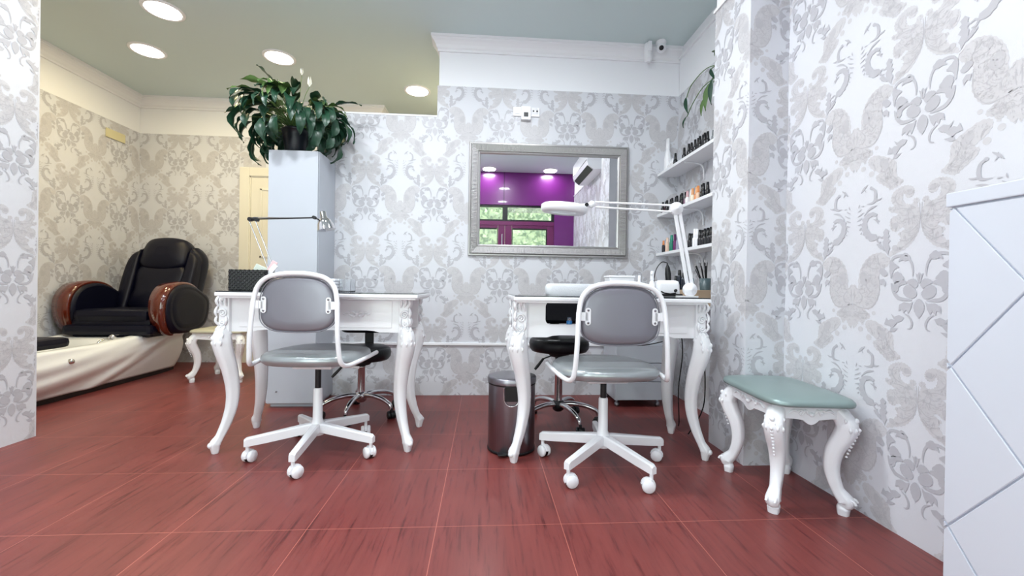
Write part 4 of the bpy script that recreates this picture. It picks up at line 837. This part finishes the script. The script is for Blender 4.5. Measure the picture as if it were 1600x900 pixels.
# ============================================================ left table: lamp, basket, towels
TZ=.7604
t=thing('desk_lamp','slim chrome desk lamp with dark arm and bell shade on the left table','lamp',(-1.115,2.38,TZ))
MB().lathe([(.045,0),(.048,.004),(.046,.012),(.012,.018),(.010,.04)],n=28).build('base',M['chrome'],t)
for dx in(-.016,.016): MB().tube([(dx*.9,0,.03),(-.130+dx,-.01,.375)],.0032,8).build('lower_arm',M['chrome'],t)
mb=MB(); mb.lathe([(.011,-.012),(.011,.012)],(-.138,-.01,.378),14,0,(0,1,0)); mb.lathe([(.009,-.012),(.009,.012)],(-.105,-.01,.376),14,0,(0,1,0)); mb.box((-.14,-.018,.370),(-.10,-.002,.388),bev=.002); mb.build('elbow',M['black'],t)
mb=MB(); mb.tube([(-.138,-.018,.378),(.195,-.018,.394)],.0042,8,0); mb.tube([(-.125,-.008,.390),(.10,-.008,.392)],.0022,8,1); mb.build('upper_arm',[M['black'],M['chrome']],t)
mb=MB(); mb.lathe([(.009,-.012),(.009,.012)],(.197,-.016,.395),14,0,(0,1,0)); mb.tube([(.197,-.016,.395),(.240,-.016,.376)],.004,8,0); mb.build('head_joint',M['black'],t)
mb=MB(); ax=Vector((-.22,0,1)).normalized(); c0=Vector((.262,-.016,.330)); mb.lathe([(.048,.0),(.046,.006),(.040,.034),(.028,.058),(.018,.064),(.017,.098),(.010,.102),(0,.102)],c0,28,0,ax); mb.lathe([(.046,.001),(.038,.033),(.026,.055),(0,.060)],c0,28,1,ax); mb.build('lamp_shade',[M['chrome'],M['shade_in']],t)
t=thing('woven_basket','black woven desk basket of files on the left table','basket',(-1.125,2.15,TZ),R(4))
mb=MB(); W_,D_,H_=.080,.055,.100
for a,b,c,d in((-W_,-D_,W_,-D_+.005),(-W_,D_-.005,W_,D_),(-W_,-D_,-W_+.005,D_),(W_-.005,-D_,W_,D_)): mb.box((a,b,0),(c,d,H_))
mb.box((-W_,-D_,0),(W_,D_,.005))
for k in range(11):
    for j in range(17):
        x=-W_+.005+j*(2*W_-.01)/16; z=.006+k*.0092; 
        if (j+k)%2: mb.ell((x,-D_-.001,z),(.0055,.003,.004),6,4)
for k in range(11):
    for j in range(11):
        y=-D_+.005+j*(2*D_-.01)/10; z=.006+k*.0092
        if (j+k)%2: mb.ell((W_+.001,y,z),(.003,.0055,.004),6,4); mb.ell((-W_-.001,y,z),(.003,.0055,.004),6,4)
mb.build('basket_body',M['black'],t)
def card(label,x,y,rx,rz,m,w=.028,h=.17,th=.006,lean=0):
    o=MB().box((-w,-th/2,.0),(w,th/2,h),bev=.0025).build('nail_file_card',m,None,(x,y,TZ+.008)); o.rotation_euler=(rx,lean,rz); tag(o,label,'nail file','cards and files in the black basket')
card('pale green card standing furthest left in the black basket',-1.145,2.17,0,R(20),M['paperc'],.030,.125,.004,R(25))
card('second pale card leaning right in the black basket',-1.128,2.155,0,R(10),M['paperc'],.022,.115,.004,R(35))
card('pink nail file leaning right in the black basket',-1.100,2.165,0,R(5),M['pink'],.014,.155,.004,R(28))
card('white rounded nail file leaning right, in front of the pink one',-1.100,2.130,0,R(5),M['pvc'],.012,.150,.005,R(38))
o=None
for k in range(4):
    mb=MB(); mb.box((-.085+.003*k,-.06,0),(.085-.002*k,.06,.0155),bev=.006); o=mb.build('folded_towel',M['cloth'],None,(-.845,2.30,TZ+.0165*k)); o.rotation_euler=(0,0,R(2*k-3)); tag(o,['bottom','second from bottom','third from bottom','top'][k]+' folded white towel of the stack on the left table','towel','folded white towels')
t=thing('clear_tray_box','clear open plastic holder beside the towels on the left table','holder',(-.725,2.32,TZ))
mb=MB(); mb.box((-.03,-.04,0),(.03,.04,.003)); mb.box((-.03,-.04,0),(-.028,.04,.065)); mb.box((.028,-.04,0),(.030,.04,.065)); mb.box((-.03,.038,0),(.03,.04,.065)); mb.build('holder_body',M['clear'],t)

# ============================================================ right table
t=thing('magnifier_lamp','white ring magnifier lamp on a folding arm over the right table','lamp',(1.006,2.02,TZ)); t.scale=(.92,.92,.92)
MB().box((-.06,-.04,0),(.028,.04,.007),bev=.002).build('base_plate',M['pvc'],t)
mb=MB(); mb.lathe([(.008,.0),(.008,.03)],(0,.0,.006),14); mb.lathe([(.034,-.014),(.036,-.010),(.036,.010),(.034,.014),(.010,.015),(.009,.019),(0,.019)],(0,-.0,.040),32,0,(0,-1,0)); mb.build('base_joint',M['pvc'],t)
J1=Vector((-.082,0,.468)); J2=Vector((-.538,0,.478))
for s in(-1,1):
    mb=MB(); mb.box((-.006,-.008,0),(.006,.008,(J1-Vector((0,0,.04))).length-.03),bev=.001); q=(J1-Vector((0,0,.04))).normalized().to_track_quat('Z','Y').to_matrix().to_4x4(); 
    for i,v in enumerate(mb.v): mb.v[i]=(q@v)+Vector((s*.0125,0,.055))
    mb.build('lower_arm',M['pvc'],t)
mb=MB(); mb.lathe([(.032,-.014),(.034,-.010),(.034,.010),(.032,.014),(.008,.015),(.008,.019),(0,.019)],J1,32,0,(0,-1,0)); mb.build('elbow_joint',M['pvc'],t)
for s in(-1,1): MB().tube([J1+Vector((-.02,0,s*.017)),J2+Vector((.02,0,s*.013))],.0055,8).build('upper_arm',M['pvc'],t)
mb=MB(); mb.lathe([(.017,-.012),(.017,.012),(0,.013)],J2,20,0,(0,-1,0)); mb.lathe([(.010,-.015),(.010,.015)],J2+Vector((-.028,0,-.004)),14,1,(0,-1,0)); mb.tube([J2,J2+Vector((-.055,0,-.006))],.009,8,0); mb.build('head_joint',[M['pvc'],M['black']],t)
mb=MB(); hc=Vector((-.683,-.0,.453)); axh=Vector((.07,-.06,1)).normalized()
mb.lathe([(.066,-.022),(.106,-.024),(.116,-.018),(.120,-.006),(.119,.012),(.108,.020),(.072,.022),(.068,.018),(.066,-.022)],hc,48,0,axh); mb.tube([J2+Vector((-.055,0,-.006)),hc+Vector((.10,0,.012))],[.010,.016],10,0); mb.build('ring_head',M['pvc'],t)
MB().lathe([(.069,-.004),(.03,.006),(0,.008)],hc,32,0,axh).build('magnifier_lens',M['glass'],t)
t=thing('nail_drill','white nail drill console with black front on the right table','nail drill',(.945,2.15,TZ))
mb=MB(); mb.loft([[(x*s,y*s2,z) for x,y in rrect(-.062,.062,-.04,.04,.015,4)] for s,s2,z in((.94,.98,0),(.95,1,.004),(.92,.95,.060),(.84,.85,.078),(.65,.6,.083))]); mb.build('console',M['pvc'],t)
mb=MB(); mb.box((-.058,-.043,.002),(.068,-.036,.014),bev=.002); mb.lathe([(.008,0),(.007,.012),(0,.013)],(.030,-.036,.030),14,0,(0,-1,.2)); mb.tube([(-.045,-.042,.026),(-.030,-.044,.018),(.0,-.046,.014),(.03,-.046,.018)],.003,6); mb.build('controls',M['black'],t)
t=thing('drill_handpiece','black nail drill handpiece with looping black cord behind the white console','drill',(1.015,2.27,TZ))
mb=MB(); mb.lathe([(.02,0),(.021,.004),(.018,.03),(.010,.034),(.010,.03)],(0,0,0),16); mb.build('rest',M['pvc'],t)
mb=MB(); mb.lathe([(.006,.03),(.011,.05),(.015,.08),(.016,.12),(.012,.155),(.005,.17),(.003,.18)],(0,0,0),16,0,(-.08,0,1)); mb.build('handpiece',M['black'],t)
mb=MB(); mb.tube(cat([(-.014,0,.18),(-.045,-.002,.185),(-.075,-.004,.15),(-.088,-.005,.10),(-.090,-.006,.05),(-.092,-.01,.004)],6),.0028,6); mb.build('cord',M['black'],t)
for i,x in enumerate((.925,.950,.975)): bottle('drill_bit_bottle',['left','middle','right'][i]+' tiny clear metal-capped bottle behind the drill console','bottle',x,2.23,TZ,cmat('clear_polish','D8D6D8'),M['steel'],.009,.05,.035,.006,'tiny bottles behind the drill console')
o=bottle('spray_bottle','white spray bottle with nozzle behind the right swivel chair','bottle',.868,2.15,TZ,M['pvc'],M['pvc'],.018,.085,.045,.010,None,1); MB().box((-.016,-.006,.112),(.010,.006,.124),bev=.002).build('nozzle',M['pvc'],o)
bottle('pump_bottle','slim white bottle between the white box and the spray bottle','bottle',.812,2.18,TZ,M['pvc'],M['pvc'],.010,.085,.022,.008,None)
bottle('polish_remover_bottle','small blue and clear bottle on the right table','bottle',.790,2.12,TZ,M['blue'],M['clear'],.014,.035,.02,.009,None)
bottle('cuticle_bottle','small dark capped bottle beside the spray bottle','bottle',.835,2.10,TZ,M['clear'],M['black'],.010,.035,.02,.007,None)
o=MB(); o.loft([[(x,y,z) for x,y in rrect(-.17*s,.17*s,-.045*s,.045*s,.03*s,5)] for s,z in((.96,0),(1,.008),(1,.040),(.97,.052),(.90,.058))]); o=o.build('armrest_cushion',M['cloth'],None,(.485,2.16,TZ)); tag(o,'long padded white armrest cushion on the right table','cushion')
t=thing('storage_box','pale white plastic box standing behind the right chair on the table','box',(.725,2.26,TZ)); MB().box((-.062,-.05,0),(.072,.05,.095),bev=.005).build('box_body',M['clear'] if False else M['pvc'],t); MB().box((-.065,-.053,.095),(.075,.053,.106),bev=.003).build('lid',M['pvc'],t)
o=MB().box((-.12,-.04,.0),(.12,.04,.004),bev=.002).build('white_tray',M['pvc'],None,(.70,2.07,TZ)); tag(o,'flat white tray lying in front of the white box','tray')
# things in the open slot
o=MB(); o.box((.30,1.96,.6083),(.56,2.08,.618),bev=.003); o=o.build('metal_tray',M['steel']); tag(o,'grey metal tray inside the open drawer slot of the right table','tray')
bottle('small_bottle','small blue bottle lying in the open drawer slot','bottle',.405,1.985,.6183,M['blue'],M['clear'],.014,.026,.014,.010,None)
# low wooden shelf box in the niche, with tools
t=thing('tool_tray','pale wooden organiser box at the niche end of the right table','organiser',(1.33,2.60,.70)); 
mb=MB(); mb.box((-.125,-.20,0),(.11,.20,.095),bev=.003); mb.build('organiser_body',M['tray'],t)
o=MB().box((1.19,2.38,.682),(1.4438,3.12,.70),bev=.003).build('wall_board',M['pvc']); tag(o,'white board under the wooden organiser in the niche, lowest of the shelves','shelf')
NZ=.7955
t=thing('brush_cup','grey cup full of fine nail art brushes in the niche','brush cup',(1.325,2.47,NZ)); MB().lathe([(.030,0),(.034,.07),(.031,.07),(.028,.004),(0,.004)],n=20).build('cup',cmat('slate_cup','55656A'),t)
for k in range(12):
    a=k*2.4; x,y=.018*math.cos(a),.018*math.sin(a); mb=MB(); mb.tube([(x*.3,y*.3,.006),(x*1.8-.022,y*1.8+.01,.125+.02*(k%3))],[.0022,.003],6,0); mb.tube([(x*1.8-.022,y*1.8+.01,.125+.02*(k%3)),(x*2.05-.026,y*2.05+.012,.145+.02*(k%3))],[.003,.0008],6,1); mb.build('brush',[M['black'],M['silver']],t)
for i,(x,y,h,c) in enumerate(((1.225,2.50,.085,'black'),(1.235,2.56,.075,'black'),(1.24,2.63,.095,'black'),(1.28,2.55,.075,'blue grey'),(1.30,2.66,.07,'black'),(1.25,2.70,.06,'black'))):
    bottle('gel_bottle',(c+' gel bottle beside the brush cup') if c!='black' else ordn[[0,1,2,0,3,4][i]]+' black gel bottle on the wooden organiser','bottle',x,y,NZ,cmat('navy_bottle','1A2230') if c=='black' else cmat('bluegrey','8FA6B5'),M['black'] if c=='black' else M['pvc'],.015,h,.03,.010,'gel bottles on the wooden organiser')
# cords under the right table
for lab,P in(('black cable hanging down under the right table beside its rear leg',[(1.10,2.35,.74),(1.09,2.30,.62),(1.10,2.28,.45),(1.09,2.30,.25),(1.11,2.33,.06),(1.14,2.40,.006)]),('black cable sagging between the rolling cabinet and the table',[(.62,2.75,.50),(.80,2.65,.47),(.95,2.55,.45),(1.10,2.45,.50),(1.16,2.38,.56)]),('thin black cable beside the papered pillar',[(1.165,2.20,.60),(1.160,2.18,.50),(1.165,2.16,.35),(1.168,2.17,.2),(1.15,2.20,.1),(1.13,2.26,.006)])):
    o=MB().tube(cat(P,6),.0035,6).build('cable',M['black']); tag(o,lab,'cable')

# ============================================================ pedicure chair
t=thing('pedicure_chair','black leather pedicure chair with wooden arms on a white foot spa tub','pedicure chair',(-2.93,3.57,0))
# tub
NS=30
def tubring(s,y):
    """half section from inner left over to outer right; returns closed ring in x-z"""
    pass
mb=MB(); ys=[-1.05+1.64*i/60 for i in range(61)]; X0=-.31
def top(y): # rim height along the tub
    u=(y+1.05)/1.64; return .335+.04*max(0,min(1,(u-.42)/.35))-.10*max(0,(u-.86)/.14)**2
def halfw(y):
    u=(y+1.05)/1.64; return .30*(1-max(0,(.16-u)/.16)**2.2*.55)*(1-max(0,(u-.90)/.10)**2*.35)
rings=[]
NZ_=22
for y in ys:
    hw=halfw(y); zt=top(y); u=(y+1.05)/1.64; rg=[]
    def off(z,sgn):
        f=(z-.05)/(zt-.05); o=-.055*max(0,1-f)**1.6+.020*math.sin(PI*min(1,f))   # tucks in towards the floor
        # two sweeping ridges rising towards the back
        c1=.12+.27*max(0,min(1,(u-.05)/.75))**1.5; c2=-.14+.52*max(0,min(1,(u-.25)/.6))**.8; c3=.235+.16*max(0,(u-.1)/.6)**1.6
        for c,a,wd in((c1,.024,.040),(c2,.020,.034),(c3,.018,.030)):
            d_=(z-c)/wd; o+=a*(math.exp(-d_*d_) if d_>0 else math.exp(-d_*d_*.18))-a*.5*math.exp(-(d_+2.2)**2)
        return o
    for k in range(NZ_+1):
        z=.035+(zt-.035)*k/NZ_; rg.append((hw+off(z,1),y,z))
    rg.append((hw+off(zt,1)-.012,y,zt+.010)); rg.append((hw-.045,y,zt+.012)); rg.append((hw-.065,y,zt)); rg.append((hw-.09,y,zt-.04 if -.85<y<-.10 else zt-.005)); 
    zi=zt-.20 if -.80<y<-.15 else zt-.004
    rg.append((hw-.11,y,zi)); rg.append((-hw+.11,y,zi)); rg.append((-hw+.09,y,zt-.04 if -.85<y<-.10 else zt-.005)); rg.append((-hw+.065,y,zt)); rg.append((-hw+.045,y,zt+.012)); rg.append((-hw+.01,y,zt+.01)); rg.append((-hw,y,zt)); rg.append((-hw+.04,y,.035))
    rings.append(rg)
mb.loft(rings); tub=mb.build('foot_spa_tub',M['tub'],t,(-.085,0,0))
mb=MB(); mb.loft([[(x*s,y,z) for x,y in ((-.2,-.95),(.205,-.95),(.232,-.6),(.232,.3),(.205,.50),(-.2,.50))] for s,z in((1,0),(1,.045))],sm=False); mb.build('plinth',M['black'],tub)
mb=MB(); P=Vector((.305,-.60,.262)); mb.lathe([(.026,0),(.026,.006),(.018,.014),(.016,.030),(.010,.036),(0,.037)],P,20,0,(1,0,.12)); mb.build('jet_knob',M['chrome'],tub)
mb=MB(); mb.lathe([(.018,0),(.018,.008),(.008,.012),(.008,.03)],(.235,-.18,.325),16); mb.ell((.235,-.18,.375),(.024,.024,.018)); mb.tube(cat([(.235,-.18,.352),(.225,-.22,.362),(.215,-.262,.352),(.213,-.275,.338)],4),.008,8); mb.box((.228,-.185,.385),(.242,-.13,.395),bev=.002); mb.build('faucet',M['chrome'],tub)
# footrest pads
mb=MB(); mb.box((-.30,-.90,.345),(.15,-.50,.415),bev=.03); mb.build('footrest_pad',M['navy'],t)
mb=MB(); mb.box((-.14,-.70,.15),(-.02,-.58,.35)); mb.build('footrest_post',M['black'],t)
# chair
def padbox(a,b,bev=.04,rx=0,c=None):
    m=MB().box(a,b,bev=bev); return m
mb=MB(); mb.box((-.30,-.02,.345),(.30,.50,.50),bev=.04); mb.box((-.33,-.06,.37),(.33,.04,.45),bev=.03); mb.build('seat_base',M['navy'],t)
mb=MB(); N=14
for (z0,z1,y0,y1,w_) in((.47,.570,-.03,.42,.28),): mb.box((-w_,y0,z0),(w_,y1,z1),bev=.045)
mb.build('seat_cushion',M['navy'],t)
# backrest: reclined shell with side wings and a bulging head pillow
def slab(mb,pts,y0,th,lean,mi=0,bul=.03,n=1):
    # pts outline (x,h) along the leaning plane; th thickness
    d=Vector((0,math.sin(lean),math.cos(lean))); nrm=Vector((0,-math.cos(lean),math.sin(lean))); y0-=.03; pts=[(x*.9,h*.91) for x,h in pts]; o=Vector((0,y0,.50))
    P=cat([(x,h,0) for x,h in pts],4,True); cx=sum(p.x for p in P)/len(P); ch=sum(p.y for p in P)/len(P)
    rings=[]
    for s,e in((.82,-th*.5),(.97,-th*.46),(1,-th*.25),(1,th*.20),(.96,th*.42),(.86,th*.52),(.6,th*.52+bul*.7),(.25,th*.52+bul)):
        rings.append([o+Vector(((cx+(p.x-cx)*s),0,0))+d*(ch+(p.y-ch)*s)+nrm*e for p in P])
    mb.loft(rings,mi)
LE=R(19)
mb=MB(); slab(mb,[(-.27,0),(.27,0),(.33,.15),(.345,.42),(.33,.60),(.27,.69),(.20,.71),(-.20,.71),(-.27,.69),(-.33,.60),(-.345,.42),(-.33,.15)],.50,.14,LE,bul=.0); mb.build('backrest',M['navy'],t)
mb=MB(); slab(mb,[(-.20,.05),(.20,.05),(.215,.25),(.205,.50),(-.205,.50),(-.215,.25)],.44,.10,LE,bul=.02); mb.build('lumbar_cushion',M['navy'],t)
mb=MB(); slab(mb,[(-.205,.49),(0,.44),(.205,.49),(.225,.62),(.19,.76),(.08,.80),(-.08,.80),(-.19,.76),(-.225,.62)],.44,.13,LE,bul=.035); mb.build('head_pillow',M['navy'],t)
for s in(-1,1):
    mb=MB(); slab(mb,[(s*.23,.02),(s*.30,.02),(s*.335,.2),(s*.34,.45),(s*.32,.60),(s*.26,.66),(s*.235,.62)],.43,.10,LE,bul=.01); mb.build('side_bolster',M['navy'],t)
    # rounded arm: black padded sides with a wide glossy wooden band over the front
    cx=s*.355
    def aout(k=1.0):
        P=[(.18+.80*y,.57+(z-.57)*1.08) for y,z in [(.42,.63),(.30,.70),(.14,.755),(-.02,.765),(-.16,.735),(-.245,.66),(-.265,.56),(-.225,.46),(-.13,.39),(.02,.375),(.20,.385),(.33,.42),(.40,.49)]]
        cy,cz=.228,.57; return [(cy+(y-cy)*k,cz+(z-cz)*k) for y,z in P]
    mb=MB(); rings=[]
    for dx,k in((-.075,.86),(-.070,.94),(-.055,.975),(.055,.975),(.070,.94),(.078,.86)): rings.append([(cx+dx,p.x,p.y) for p in cat([(y,z,0) for y,z in aout(k)],4,True)])
    mb.loft(rings); arm=mb.build('armrest',M['navy'],t)
    mb=MB(); P=cat([(y,z,0) for y,z in aout(1.0)],6,True); n=len(P); i0,i1=int(6*1.2),int(6*8.6); band=P[i0:i1]; rings=[]
    m_=len(band)
    for i,p in enumerate(band):
        t_=i/(m_-1); w_=.030+.034*math.sin(PI*min(1,t_*1.05))**.5; c_=Vector((.228,.57,0)); out=(Vector((p.x,p.y,0))-c_).normalized(); a=Vector((p.x,p.y,0))-out*.012; b_=Vector((p.x,p.y,0))+out*.012
        rings.append([(cx-w_,a.x,a.y),(cx-w_*.9,b_.x,b_.y),(cx,b_.x+out.x*.004,b_.y+out.y*.004),(cx+w_*.9,b_.x,b_.y),(cx+w_,a.x,a.y)])
    mb.loft(rings); mb.build('wooden_band',M['wood'],arm)
    mb=MB(); rings=[]
    for dx,k in((.074,.80),(.082,.74),(.084,.60)): rings.append([(cx+s*dx,p.x,p.y) for p in cat([(y,z,0) for y,z in aout(k)],4,True)])
    mb.loft(rings); mb.build('side_panel',M['navy'],arm)
